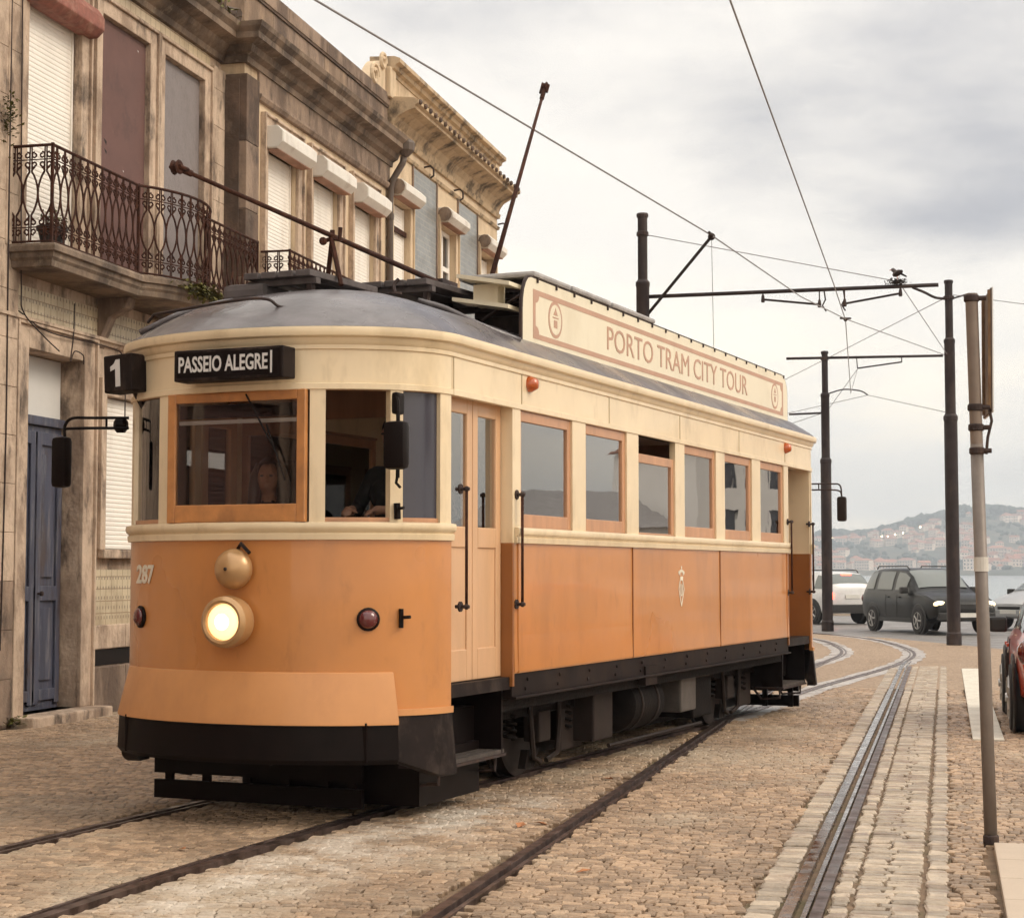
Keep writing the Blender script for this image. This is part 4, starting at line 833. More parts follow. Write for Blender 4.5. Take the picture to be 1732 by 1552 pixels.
for rear in (False, True):
    strip(-89.5, 89.5, rect(-0.03, 0.0, 0.70, 1.80), rear).build('dash_panel', 'orange', tram, auto=40)
    strip(-56, 56, [(0.0,0.97),(0.012,0.965),(0.085,0.665),(0.085,0.645),(0.0,0.645)], rear).build('collision_apron', 'orange_pale', tram, auto=30)
    strip(56.2, 89.5, rect(0.0, 0.018, 0.695, 0.735), rear).build('dash_moulding', 'orange_pale', tram); strip(-89.5, -56.2, rect(0.0, 0.018, 0.695, 0.735), rear).build('dash_moulding', 'orange_pale', tram)
    strip(-56, 56, [(0.02,0.644),(0.075,0.64),(0.085,0.43),(0.06,0.40),(-0.10,0.40),(-0.10,0.644)], rear).build('bumper_skirt', 'black', tram, auto=40)
    for s in (-1, 1):
        q = MB(); n_ = 9
        for i in range(n_+1):
            a = 56.2 + (89.5-56.2)*i/n_; zb = 0.41 - 0.11*min(1, (i/n_)*1.6)
            for o_, z in ((-.02,.694),(.006,.694),(.045,zb+.01),(.03,zb),(-.06,zb)): q.v.append((*nose(s*a, o_, rear), z))
        q.f += [(i*5+j, i*5+(j+1) % 5, (i+1)*5+(j+1) % 5, (i+1)*5+j) for i in range(n_) for j in range(5)] + [tuple(range(5))[::-1], tuple(range(n_*5, n_*5+5))]
        q.build('bumper_skirt', 'black_soft', tram, auto=40)
    strip(-89.5, 89.5, BELT, rear).build('belt_rail', 'cream', tram, auto=35)
    strip(-89.5, 89.5, rect(-0.03, 0.0, 2.765, 3.0), rear).build('letterboard', 'cream', tram, auto=40)
    strip(-89.5, 89.5, [(0.0,2.745),(0.014,2.75),(0.014,2.785),(0.0,2.79)], rear).build('letterboard_bead', 'cream', tram)
    strip(-90, 90, GUT, rear).build('gutter_moulding', 'cream', tram, auto=35)
    for c_, hw_ in ((-A3,4.5),(-A2,2.6),(-A1,2.6),(A1,2.6),(A2,2.6),(A3,4.5)):
        strip(c_-hw_, c_+hw_, rect(-0.06, 0.004, 1.905, 2.77), rear, 2).build('pillar', 'cream', tram)
    sg = 1 if rear else -1
    # central drop window in a wooden frame
    (xl, yl), (xr, yr) = nose(-A1+2.8, -0.02, rear), nose(A1-2.8, -0.02, rear)
    yp = yl + sg*0.035; z0, z1 = 1.912, 2.75; f = 0.062
    b = MB()
    for (a, c, e, g_) in ((xl,xl+f,z0,z1),(xr-f,xr,z0,z1),(xl+f,xr-f,z0,z0+0.115),(xl+f,xr-f,z1-f,z1)): b.box(a, c, yp-0.02, yp+0.02, e, g_)
    wf = b.build('windscreen_frame', 'wood_orange', tram, bevel=0.006)
    b = MB(); b.box(xl+f-.01, xr-f+.01, yp-0.004, yp+0.002, z0+0.11, z1-f+.01); b.build('pane', 'glass_front', wf)
    if not rear:
        b = MB(); b.tube([(xl+0.60, yp-0.03, z1-0.02),(xl+0.84, yp-0.035, z0+0.42)], 0.006, 6); b.tube([(xl+0.76, yp-0.04, z0+0.62),(xl+0.90, yp-0.04, z0+0.26)], 0.005, 5); b.build('windscreen_wiper', 'black', tram)
        b = MB(); b.box(xl+f, xr-f, yp+0.03, yp+0.05, z1-0.16, z1-0.075); b.build('sun_strip', 'black', tram); b = MB(); b.box(xl+f, xr-f, yp+0.025, yp+0.045, z1-0.20, z1-0.175); b.build('header_bar', 'white_text', tram)
    # quarter lights
    for s in (-1, 1):
        for (c0_, c1_) in ((A1+2.6, A2-2.6), (A2+2.6, A3-4.5)):
            b = MB(); n_ = 4; pr = rect(-0.032, -0.026, 1.908, 2.766)
            blind = (c0_ > A2)
            if not (s > 0 and not blind and not rear): strip(s*c0_, s*c1_, pr, rear, 4).build('quarter_pane', 'tint_pane' if (blind and s > 0) else 'glass_front', tram, auto=30)
            strip(s*c0_, s*c1_, rect(-0.05, -0.012, 1.906, 1.94), rear, 3).build('glazing_bar', 'wood_frame', tram); strip(s*c0_, s*c1_, rect(-0.05, -0.012, 2.745, 2.768), rear, 3).build('glazing_bar', 'wood_frame', tram)
for s in (-1, 1):
    along(BELT, YB+0.005, YR-1.0, s).build('belt_rail', 'cream', tram, auto=35)
    along(GUT, 0.0, YR, s).build('gutter_moulding', 'cream', tram, auto=35)
    along(rect(-0.03, 0.0, 2.765, 3.0), 0.0, YR, s).build('letterboard', 'cream', tram)
    along([(0.0,2.745),(0.014,2.75),(0.014,2.785),(0.0,2.79)], 0.0, YR, s).build('letterboard_bead', 'cream', tram)
    for y in (0.02, 1.16, 2.96, 4.80, 6.71, 8.5): along(rect(0.0, 0.0035, 2.79, 3.0), y-0.006, y+0.006, s).build('letterboard_seam', 'cream_seam', tram)
    for (a, c) in ((YB, 3.50), (3.51, 6.01), (6.02, 8.60)):
        along([(-0.03,0.886),(0.0,0.886),(0.006,0.90),(0.0,1.15),(0.0,1.797),(-0.03,1.797)], a+.003, c-.003, s).build('side_panel', 'orange', tram)
    for y in (3.505, 6.015, 1.09, 8.53): along(rect(-0.02, 0.009, 0.89, 1.796), y-0.008, y+0.008, s).build('panel_bead', 'orange_dark' if 3 < y < 7 else 'orange', tram)
    wins = [(1.13,2.14),(2.42,3.37),(3.66,4.65),(4.92,5.90),(6.19,7.16),(7.48,8.43)]
    edges = [YB] + [v for w_ in wins for v in w_] + [8.60]
    for i in range(0, len(edges), 2): along(rect(-0.05, 0.004, 1.908, 2.768), edges[i], edges[i+1], s).build('window_pillar', 'cream', tram)
    for i, (a, c) in enumerate(wins):
        dz = 0.15 if i == 2 else 0.0; z0, z1 = 1.908, 2.745 - dz; fr = 0.05
        b = MB(); X0, X1_ = (HW-0.045)*s, (HW-0.012)*s; X0, X1_ = min(X0, X1_), max(X0, X1_)
        for (p, q, e, g_) in ((a,a+fr,z0,z1),(c-fr*1.3,c,z0,z1),(a+fr,c-fr*1.3,z0,z0+(0.10 if i != 2 else 0.02)),(a+fr,c-fr*1.3,z1-0.075,z1)): b.box(X0, X1_, p, q, e, g_)
        wf = b.build('window_frame', 'wood_frame', tram, bevel=0.004)
        b = MB(); b.box((HW-0.031)*s-.002, (HW-0.031)*s+.002, a+fr-.01, c-fr+.01, z0+.01, z1-.05); b.build('pane', 'glass_side' if s > 0 else 'glass', wf)
        b = MB(); b.box(min((HW-.06)*s,(HW-.005)*s), max((HW-.06)*s,(HW-.005)*s), a, c, 2.746, 2.766); b.build('window_head', 'bulkhead' if i != 2 else 'black', wf)
    # platform doorways: recessed folding leaves, posts, grab rails, steps
    for (ya, yb, yp0, yp1) in ((0.03, 0.985, 1.0, YB), (8.635, 9.59, 8.60, 8.62)):
        xd = s*(HW-(0.105 if ya < 1 else 0.42))
        for (p, q) in ((ya, (ya+yb)/2-.004), ((ya+yb)/2+.004, yb)):
            b = MB(); xa, xb = xd-0.02, xd+0.02; f = 0.085
            for (e, g_, h_, i_) in ((p,p+f,0.87,2.76),(q-f,q,0.87,2.76),(p+f,q-f,0.87,1.08),(p+f,q-f,1.76,1.90),(p+f,q-f,2.66,2.76)): b.box(xa, xb, e, g_, h_, i_)
            lf = b.build('door_leaf', 'door_wood' if ya < 1 else 'orange_dark', tram, bevel=0.006)
            b = MB(); b.box(xd-0.008, xd+0.008, p+f-.01, q-f+.01, 1.07, 1.77); b.build('door_panel', 'door_wood', lf)
            b = MB(); b.box(xd-0.003, xd+0.003, p+f-.01, q-f+.01, 1.89, 2.67); b.build('pane', 'glass_side', lf)
        # post between doorway and saloon, cream above the waist and orange below
        for (ya_, yb_, m1, m2) in ((yp0-0.012, yp1, 'cream', 'orange_dark'),):
            b = MB(); b.box(min(s*(HW-.16),s*(HW+.003)), max(s*(HW-.16),s*(HW+.003)), ya_, yb_, 1.80, 2.765); b.build('door_post', m1, tram)
            b = MB(); b.box(min(s*(HW-.16),s*(HW+.003)), max(s*(HW-.16),s*(HW+.003)), ya_, yb_, 0.80, 1.80); b.build('door_post', m2, tram)
        if ya > 1:
            for (e, g_, m1) in ((1.80, 2.765, 'cream'), (0.80, 1.80, 'orange_dark')):
                b = MB(); b.box(*sorted((s*(HW-.42), s*(HW-.004))), yb+.004, yb+.03, e, g_); b.build('door_post', m1, tram)
        b = MB(); b.box(min(s*(HW-.16),s*HW), max(s*(HW-.16),s*HW), ya-0.02, yb+0.02, 2.757, 2.79); b.build('door_header', 'cream', tram)
        b = MB(); b.box(min(s*(HW-.20),s*(HW-.02)), max(s*(HW-.20),s*(HW-.02)), ya-0.02, yb+0.02, 0.78, 0.865); b.build('door_sill', 'black_soft', tram)
        for yg in (ya+0.09, yb+0.07) if ya < 1 else (ya-0.07, yb-0.05):
            gx = s*(HW+0.05); zt, zb = 2.14, 1.37
            b = MB(); b.tube([(gx,yg,zb),(gx,yg,zt)], 0.0105, 8)
            hr = b.build('grab_rail', 'rusty_iron', tram, smooth=True)
            for z in (zb, zt):
                b = MB(); b.tube([(gx+s*.02,yg,z),(s*(HW-.03),yg,z)], 0.012, 8); b.ball((gx, yg, z), 0.020, 8, 6); b.lathe([(0.035,0),(0.035,0.012)], (s*HW, yg, z), (s,0,0), 10); b.build('rail_bracket', 'dark_iron', hr)
        # step well and slatted step
        b = MB(); b.box(min(s*.62,s*.66), max(s*.62,s*.66), ya-.02, yb+.02, 0.34, 0.78); b.build('step_riser', 'black_soft', tram)
        for yy in (ya-0.02, yb+0.0): b = MB(); b.box(min(s*.62,s*(HW-.08)), max(s*.62,s*(HW-.08)), yy, yy+0.02, 0.34, 0.78); b.build('step_cheek', 'black', tram)
        stp = MB(); stp.box(min(s*.80,s*1.12), max(s*.80,s*1.12), ya-.02, yb+.06, 0.315, 0.335); so_ = stp.build('step', 'dark_iron', tram)
        for k in range(5): b = MB(); x0 = s*(0.81+k*0.062); b.box(min(x0, x0+s*.05), max(x0, x0+s*.05), ya-.01, yb+.05, 0.336, 0.362); b.build('step_slat', 'step_wood', so_)
        for yy in (ya+.05, yb): b = MB(); b.tube([(s*1.06,yy,0.32),(s*1.06,yy,0.22),(s*.85,yy,0.20),(s*.7,yy,0.40)], 0.014, 6); b.build('step_hanger', 'dark_iron', so_)
    # underframe sill with bolts
    b = MB(); xs_ = sorted((s*(HW-.09), s*(HW-.012))); b.box(*xs_, YB-.01, 8.62, 0.725, 0.885); xs2 = sorted((s*(HW-.09), s*(HW+.02))); b.box(*xs2, YB-.01, 8.62, 0.708, 0.726); sl = b.build('sole_bar', 'under_beam', tram, bevel=0.004)
    for y in np.arange(1.25, 8.5, 0.62):
        for dz in (0.77, 0.835):
            b = MB(); b.lathe([(0.014,0),(0.014,0.008),(0.006,0.012)], (s*(HW-.012), y+(0.04 if dz > .8 else 0), dz), (s,0,0), 6); b.build('bolt', 'under_beam', sl)
    b = MB(); b.box(*sorted((s*(HW-.06), s*(HW+.004))), 3.82, 4.12, 0.64, 0.80); b.build('bracket_plate', 'under_beam', sl)
# vestibule corners: floor, ceiling, bulkheads
b = MB(); b.box(-HW+.03, HW-.03, -0.05, YR+.05, 0.80, 0.86); b.build('floor', 'bulkhead', tram)
strip(-89, 89, [(-0.9,0.80),(-0.05,0.80),(-0.05,0.85),(-0.9,0.85)], False).build('platform_floor', 'bulkhead', tram); strip(-89, 89, [(-0.9,0.80),(-0.05,0.80),(-0.05,0.85),(-0.9,0.85)], True).build('platform_floor', 'bulkhead', tram)
b = MB(); b.box(-HW+.02, HW-.02, 0.0, YR, 3.02, 3.06); b.build('ceiling', 'inner_pale', tram)
for rear in (False, True): strip(-89, 89, [(-0.76,3.02),(-0.04,3.02),(-0.04,3.05),(-0.76,3.05)], rear).build('platform_ceiling', 'inner_pale', tram)
for y in (YB-0.005, 8.585):
    bb = MB()
    for (a, c, e, g_) in ((-1.15,-0.98,0.86,3.02),(-0.46,-0.36,0.86,3.02),(0.36,0.46,0.86,3.02),(0.98,1.15,0.86,3.02),(-0.98,-0.46,0.86,1.85),(0.46,0.98,0.86,1.85),(-0.98,-0.46,2.62,3.02),(0.46,0.98,2.62,3.02),(-0.36,0.36,2.72,3.02)): bb.box(a, c, y-.02, y+.02, e, g_)
    bb.build('bulkhead', 'bulkhead', tram)
for s in (-1, 1):
    b = MB(); b.box(*sorted((s*(HW-.07), s*(HW-.055))), YB, 8.58, 0.86, 1.86); b.build('wainscot', 'bulkhead', tram)
# seats
for y in (1.7, 2.75, 3.8, 4.85, 5.9, 6.95, 7.9):
    for s in (-1, 1):
        b = MB(); xa, xb = sorted((s*0.26, s*1.08)); b.cbox(xa, xb, y-0.22, y+0.20, 1.22, 1.30, 0.03); so_ = b.build('seat', 'wood_frame', tram)
        b = MB(); b.prism([(y+0.17,1.30),(y+0.23,1.30),(y+0.30,1.88),(y+0.24,1.90)], 'x', xa, xb); b.build('seat_back', 'wood_frame', so_, bevel=0.01)
        b = MB(); b.box(xa+.04, xa+.08, y-.15, y+.15, 0.86, 1.22); b.box(xb-.08, xb-.04, y-.15, y+.15, 0.86, 1.22); b.build('seat_leg', 'dark_iron', so_)
# driver's stand: controller with handle
b = MB(); b.cbox(0.10, 0.42, -0.55, -0.25, 0.85, 1.86, 0.04); ct = b.build('controller', 'black_soft', tram)
b = MB(); b.lathe([(0.03,0),(0.03,0.07)], (0.26,-0.40,1.86), (0,0,1), 10); b.tube([(0.26,-0.40,1.93),(0.05,-0.44,1.95),(0.02,-0.44,2.02)], 0.016, 7); b.build('controller_handle', 'brass', ct)
b = MB(); b.tube([(-0.36,-0.45,0.85),(-0.36,-0.45,1.85)], 0.03, 8); b.tube([(-0.46,-0.45,1.86),(-0.26,-0.45,1.86),(-0.22,-0.45,1.98)], 0.014, 6); b.build('brake_column', 'brass', tram)

# roof: canvas dome
def roof_ring(sc_, off=0.05):
    pts = []
    for a in np.linspace(-90, 90, 31): pts.append(((HW+off)*sc_*math.sin(R(a)), 0.55 - 0.55*sc_ - (NS+off)*sc_*math.cos(R(a))))
    for a in np.linspace(90, -90, 31): pts.append(((HW+off)*sc_*math.sin(R(a)), YR - 0.55 + 0.55*sc_ + (NS+off)*sc_*math.cos(R(a))))
    return pts
b = MB(); scs = [1.0, 0.985, 0.95, 0.9, 0.82, 0.72, 0.6, 0.45, 0.3, 0.15, 0.02]; npt = 62
for sc_ in scs:
    z = 3.145 + 0.40*(1-sc_**2.6)
    b.v += [(x, y, z + (0.004*math.sin(x*7+y*3) if sc_ < .95 else 0)) for x, y in roof_ring(sc_)]
b.f += [(i*npt+k, i*npt+(k+1) % npt, (i+1)*npt+(k+1) % npt, (i+1)*npt+k) for i in range(len(scs)-1) for k in range(npt)] + [tuple(range((len(scs)-1)*npt, len(scs)*npt))]
roof = b.build('roof', 'roof_canvas', tram, smooth=True)
def rz_(x, y=4.0):
    sx = abs(x)/(HW+.05); sy = 0.0
    if y < 0.0: sy = (-y + 0.0)/(NS+.05)
    elif y < 0.55: sy = 0
    sc_ = min(1.0, max(sx, math.hypot(sx, sy) if y < 0 else sx)); return 3.145 + 0.40*(1-sc_**2.6)
# seams, rain strips and cables on the canvas
for (pts, r, m_) in (([(-1.05,-0.30,rz_(-1.05,-.3)+.02),(-0.72,-0.15,3.40),(-0.35,0.35,3.56),(-0.15,0.9,3.58)], 0.022, 'roof_canvas'), ([(-0.85,-0.42,3.34),(-0.1,-0.62,3.36),(0.14,-0.60,3.36),(0.22,-0.55,3.31),(0.40,-0.50,3.30)], 0.011, 'dark_iron'), ([(-0.95,-0.35,3.30),(-0.85,-0.42,3.34)], 0.011, 'dark_iron'), ([(0.42,1.05,3.565),(0.62,1.10,3.50),(0.85,1.2,3.38),(1.05,1.45,3.29)], 0.024, 'roof_canvas'), ([(0.3,0.2,3.50),(0.35,0.45,3.55)], 0.012, 'dark_iron')):
    b = MB(); b.tube(smoothpath(pts, 6), r, 6); b.build('roof_cable', m_, roof, smooth=True)
b = MB(); b.tube(smoothpath([(0.45,0.62,3.55),(0.43,0.64,3.62),(0.46,0.66,3.66)], 4), 0.014, 6); b.lathe([(0.05,0),(0.05,.015)], (0.45,0.62,3.545), (0,0,1), 10); b.build('roof_insulator', 'dark_iron', roof)
b = MB(); b.cbox(-0.62, -0.28, 0.05, 0.45, 3.46, 3.60, 0.05); b.build('roof_vent', 'board_grey', roof)
# trolley boards on feet, trolley pole bases and poles
def boards(y0, y1, z, x0=-0.42, x1=0.42, tilt=0.0):
    o = None
    for k in range(4):
        w_ = (x1-x0)/4; b = MB(); b.prism([(y0, z), (y1, z+tilt), (y1, z+tilt+0.045), (y0, z+0.045)], 'x', x0+k*w_+.012, x0+(k+1)*w_-.012)
        o = b.build('trolley_board', 'board_grey', roof, bevel=0.005)
    for y in (y0+.10, y1-.10):
        for x in (x0+.06, x1-.06): b = MB(); b.box(x-.02, x+.02, y-.025, y+.025, rz_(x)-.02, z-.002 + tilt*(y-y0)/(y1-y0)); b.build('board_foot', 'dark_iron', roof)
        b = MB(); b.box(x0, x1, y-.03, y+.03, z+tilt*(y-y0)/(y1-y0)-.045, z+tilt*(y-y0)/(y1-y0)-.004); b.build('board_batten', 'board_grey', roof)
boards(0.05, 1.05, 3.62, -0.45, 0.10, 0.02); boards(1.25, 2.75, 3.72, -0.36, 0.40, 0.03); boards(5.6, 8.2, 3.72)
def trolley(base, head, par):
    p = Vector(base); h = Vector(head); d = (h-p).normalized()
    b = MB(); b.lathe([(0.16,0),(0.16,0.05),(0.09,0.08),(0.07,0.16)], (p.x, p.y, 3.62 if p.z < 4 else 3.68), (0,0,1), 12); b.box(p.x-.06, p.x+.06, p.y-.14, p.y+.14, p.z-.07, p.z+.03); b.tube([(p.x-.09,p.y-.1,p.z-.04),(p.x-.09,p.y+.6,p.z-.06)], 0.03, 6); b.tube([(p.x+.09,p.y-.1,p.z-.04),(p.x+.09,p.y+.6,p.z-.06)], 0.03, 6)
    ba = b.build('trolley_base', 'dark_iron', par)
    b = MB(); b.tube([p, p.lerp(h, .5), h], [0.024, 0.019, 0.014], 8); po = b.build('trolley_pole', 'rusty_iron', par, smooth=True)
    s_ = d.cross(Vector((1,0,0))).normalized()
    b = MB(); b.tube([h-d*.10, h+d*.03], 0.022, 8); b.lathe([(0.036,-0.026),(0.046,-0.020),(0.034,-0.007),(0.034,0.007),(0.046,0.020),(0.036,0.026)], h+d*.055, (1,0,0), 14); b.tube([h-d*.02+Vector((.034,0,0)), h+d*.075+Vector((.034,0,0))], .012, 6); b.tube([h-d*.02-Vector((.034,0,0)), h+d*.075-Vector((.034,0,0))], .012, 6); b.build('trolley_wheel', 'rusty_iron', po)
    return po
trolley((0, 2.35, 3.90), (0, -1.37, 4.06), roof); trolley((0, 3.20, 3.95), (0, 4.48, 6.02), roof)
b = MB(); b.tube([(-0.16,0.72,3.62),(0,0.52,3.97),(0.0,0.52,4.02)], 0.018, 6); b.tube([(0.14,0.40,3.60),(0,0.50,3.97)], 0.018, 6); b.tube([(-0.06,0.47,3.93),(0.0,0.50,3.955),(0.07,0.50,3.94),(0.075,0.5,4.03)], 0.016, 6); b.ball((-.03,.44,3.93), .03, 8, 6); b.build('pole_hook', 'rusty_iron', roof)
# covered locker with louvres, cream boards beside it
b = MB(); b.box(0.46, 0.95, 1.95, 4.6, 3.40, 3.83); lk = b.build('roof_locker', 'black_soft', roof)
for k in range(6): b = MB(); b.box(0.47, 0.93, 1.925, 1.95, 3.55+k*.045, 3.575+k*.045); b.build('louvre', 'under_beam', lk)
for (ya, yb, dz) in ((1.86, 2.62, 0), (2.66, 3.55, 0.004), (3.6, 4.7, 0)):
    b = MB(); b.cbox(0.36, 1.00, ya, yb, 3.83+dz, 3.875+dz, 0.02); b.build('locker_lid', 'roof_cover', lk)
for (z, t_, xa, xb, dy) in ((3.74, .03, 0.50, 0.93, -.05), (3.575, .03, 0.44, 0.90, 0.0)):
    b = MB(); b.prism([(xa, z+.06), (xb, z-.02), (xb, z-.02+t_), (xa, z+.06+t_)], 'y', 1.58+dy, 1.84+dy); b.build('locker_fascia', 'sign_cream', lk)
b = MB(); b.box(0.58, 0.78, 1.66, 1.80, 3.60, 3.76); b.build('locker_fascia', 'sign_cream', lk)
# roof sign
SX = 0.985; sy0, sy1, sz0, sz1 = 1.66, 9.43, 3.285, 3.82
poly = [(sy0+.02,sz0),(sy1-.02,sz0),(sy1,sz0+.02)] + [(sy1-.22+.22*math.cos(a), sz1-.22+.22*math.sin(a)) for a in np.linspace(0, math.pi/2, 6)] + [(sy0+.16-.16*math.sin(a), sz1-.26+.26*math.cos(a)) for a in np.linspace(0, math.pi/2, 6)] + [(sy0,sz0+.02)]
b = MB(); b.prism(poly, 'x', SX-.03, SX); sgn = b.build('roof_sign', 'sign_cream', tram)
b = MB(); b.tube([(SX-.015, p[0], p[1]) for p in poly + poly[:1]], 0.016, 6); b.build('sign_edge', 'dark_iron', sgn)
def bar(y0, y1, z0, z1, par=sgn, m_='brown_paint', nm='sign_border', x=SX):
    b = MB(); b.box(x, x+.002, y0, y1, z0, z1); return b.build(nm, m_, par)
bw = 0.040; iy0, iy1, iz0, iz1 = sy0+.20, sy1-.20, sz0+.075, sz1-.085
bar(iy0, iy1, iz0, iz0+bw); bar(iy0, iy1, iz1-bw, iz1); bar(iy0, iy0+.05, iz0+bw+.0005, iz1-bw-.0005); bar(iy1-.05, iy1, iz0+bw+.0005, iz1-bw-.0005)
for y_, s1 in ((iy0+.05, 1), (iy1-.05, -1)):
    for z_, s2 in ((iz0+bw, 1), (iz1-bw, -1)):
        b = MB(); pp = [(y_, z_)] + [(y_+s1*.07*math.cos(a), z_+s2*.06*math.sin(a)) for a in np.linspace(0, math.pi/2, 5)]; b.prism(pp, 'x', SX, SX+.002); b.build('sign_corner', 'brown_paint', sgn)
text_mesh('sign_lettering', 'PORTO TRAM CITY TOUR', 0.285, 'brown_paint', sgn, (SX+.001, 5.60, 3.545), (R(90), 0, R(90)), 1.285, 0.0, 0.0025)
for yc in (2.31, 8.87):
    for (r0, r1, m_) in ((0.0, 0.145, 'brown_paint'), (0.0, 0.118, 'sign_cream'),):
        b = MB(); b.lathe([(r1, 0), (r1, 0.002 if m_ == 'brown_paint' else 0.003)], (SX, yc, 3.555), (1,0,0), 28); b.build('sign_medallion', m_, sgn)
    for q in ([(-.035,3.49),(.035,3.49),(.035,3.55),(-.035,3.55)], [(-.045,3.59),(.045,3.59),(0.02,3.62),(0,3.65),(-.02,3.62)], [(-.06,3.565),(.06,3.565),(.06,3.575),(-.06,3.575)]):
        b = MB(); b.prism([(yc+p[0], p[1]) for p in q], 'x', SX+.0031, SX+.005); b.build('medallion_mark', 'brown_paint', sgn)
for i in range(20):
    y = sy0+.28+i*.385
    for z in (sz0+.012, sz1-.012): b = MB(); b.box(SX-.005, SX+.012, y-.010, y+.010, z-.018, z+.018); b.build('sign_clip', 'dark_iron', sgn)
for y in (1.9, 3.9, 6.0, 8.0, 9.2):
    b = MB(); b.tube([(SX-.03,y,3.75),(SX-.45,y,3.52)], .014, 6); b.tube([(SX-.02,y,3.30),(SX-.02,y,3.20)], .014, 6); b.build('sign_strut', 'dark_iron', sgn)
# front fittings -----------------------------------------------------------
def on_nose(a, off=0.0): x, y = nose(a, off); n_ = Vector((math.sin(R(a))/HW, -math.cos(R(a))/NS, 0)).normalized(); return Vector((x, y, 0)), n_
p, n_ = on_nose(2.6); hz_ = Vector((p.x, p.y, 1.285))
b = MB(); b.lathe([(0.10,-.02),(0.10,0.03),(0.155,0.05),(0.165,0.10),(0.160,0.165),(0.135,0.187),(0.118,0.182),(0.112,0.15)], hz_, n_, 32); hl = b.build('headlamp', 'brass', tram, auto=35)
b = MB(); b.lathe([(0.115,0.150),(0.110,0.168),(0.080,0.180),(0.050,0.184)], hz_, n_, 28); b.build('headlamp_lens', 'lit_lens', hl, smooth=True)
b = MB(); b.lathe([(0.0505,0.1842),(0.03,0.187),(0.0,0.189)], hz_-n_*.0, n_, 28); b.build('headlamp_bulb', 'lit_bulb', hl, smooth=True)
hb = Vector((p.x+0.005, p.y, 1.615))
b = MB(); b.lathe([(0.05,-.02),(0.05,0.03),(0.125,0.035),(0.130,0.05),(0.122,0.085),(0.09,0.125),(0.045,0.148),(0.0,0.155)], hb, n_, 28); gg = b.build('gong', 'brass', tram, auto=40)
b = MB(); b.ball(hb + n_*.156, 0.012, 8, 6); b.tube([hb+Vector((-.02,0,.12))-n_*0.02, hb+Vector((.05,0,.16))+n_*.05, hb+Vector((.12,0,.10))+n_*.06], .012, 6); b.build('gong_hammer', 'black_soft', gg)
for a in (46.5, -43.5):
    p, n_ = on_nose(a); b = MB(); b.lathe([(0.072,-.005),(0.074,0.012),(0.064,0.020)], Vector((p.x,p.y,1.30)), n_, 20); rl = b.build('marker_lamp', 'black', tram, auto=40)
    b = MB(); b.lathe([(0.062,0.012),(0.056,0.032),(0.03,0.048),(0,0.052)], Vector((p.x,p.y,1.30)), n_, 20); b.build('marker_lens', 'red_lens', rl, smooth=True)
p, n_ = on_nose(59); b = MB(); b.tube([Vector((p.x,p.y,1.245))+n_*.02, Vector((p.x,p.y,1.365))+n_*.02], 0.016, 8); b.tube([Vector((p.x,p.y,1.31))+n_*.02, Vector((p.x+.05,p.y,1.315))+n_*.05], 0.012, 6); b.build('coupling_catch', 'black', tram)
for a, z, sz in ((-41, 1.575, 0.165),):
    p, n_ = on_nose(a, 0.002); text_mesh('fleet_number', '287', sz, 'pale_mark', tram, (p.x, p.y, z), (R(90), 0, math.atan2(n_.x, -n_.y)), 1.0, 0.0045, 0.002, 0.06)
# line and destination boxes
bx = MB(); bx.cbox(-0.33, 0.475, -0.945, -0.79, 2.805, 3.005, 0.012); db = bx.build('destination_box', 'black_soft', tram)
b = MB(); b.box(-0.305, 0.45, -0.9475, -0.9455, 2.825, 2.985); b.build('destination_blind', 'black', db)
text_mesh('destination_lettering', 'PASSEIO ALEGRE', 0.138, 'white_text', db, (0.035, -0.9485, 2.905), (R(90),0,0), 0.645, 0.003, 0.0008)
b = MB(); b.box(0.385, 0.398, -0.9500, -0.9478, 2.835, 2.975); b.build('blind_edge', 'white_text', db)
nb = MB(); Mz = Matrix.Translation((-0.925, -0.62, 2.915)) @ Euler((0, R(-3), R(-6))).to_matrix().to_4x4(); nb.box(-.122,.122,-.09,.07,-.125,.125, Mz); lb = nb.build('line_number_box', 'black_soft', tram, bevel=0.01)
one = MB(); one.prism([(-.018,-.095),(.024,-.095),(.024,.095),(-.012,.095),(-.028,.068),(-.062,.050),(-.062,.018),(-.018,.032)], 'y', -.0935, -.0905); one.v = [(v[0]*.95, v[1], v[2]*.95) for v in one.v]; one.v = [tuple(Mz @ Vector(v)) for v in one.v]; one.build('line_number', 'white_text', lb)
b = MB(); b.tube([(-0.93,-0.52,2.80),(-0.90,-0.46,2.7)], .015, 6); b.tube([(-0.98,-0.52,3.0),(-0.93,-0.45,3.02)], .015, 6); b.build('box_bracket', 'dark_iron', lb)
# mirrors
b = MB(); b.tube(smoothpath([(1.02,-0.42,2.70),(1.06,-0.56,2.70),(1.10,-0.60,2.62),(1.10,-0.60,2.18)], 5), 0.013, 6); mr_ = b.build('mirror_arm', 'black', tram)
b = MB(); b.cbox(1.04, 1.19, -0.70, -0.60, 2.23, 2.53, 0.035); b.build('mirror_housing', 'black', mr_, auto=40)
b = MB(); b.box(1.055, 1.175, -0.598, -0.594, 2.25, 2.51); b.build('mirror_glass', 'chrome', mr_)
b = MB(); b.cbox(1.05, 1.10, -0.60, -0.50, 2.58, 2.72, 0.02); b.tube([(1.10,-0.60,2.20),(1.09,-.6,2.15),(1.12,-.6,2.12)], .010, 5); b.build('mirror_clamp', 'black', mr_)
p, n_ = on_nose(58, 0.01); b = MB(); b.tube([(p.x,p.y-.02,1.93),(p.x,p.y-.03,2.03)], .022, 7); b.tube([(p.x,p.y-.03,1.99),(p.x+.06,p.y-.05,2.0)], .010, 5); b.build('window_catch', 'black', tram)
b = MB()
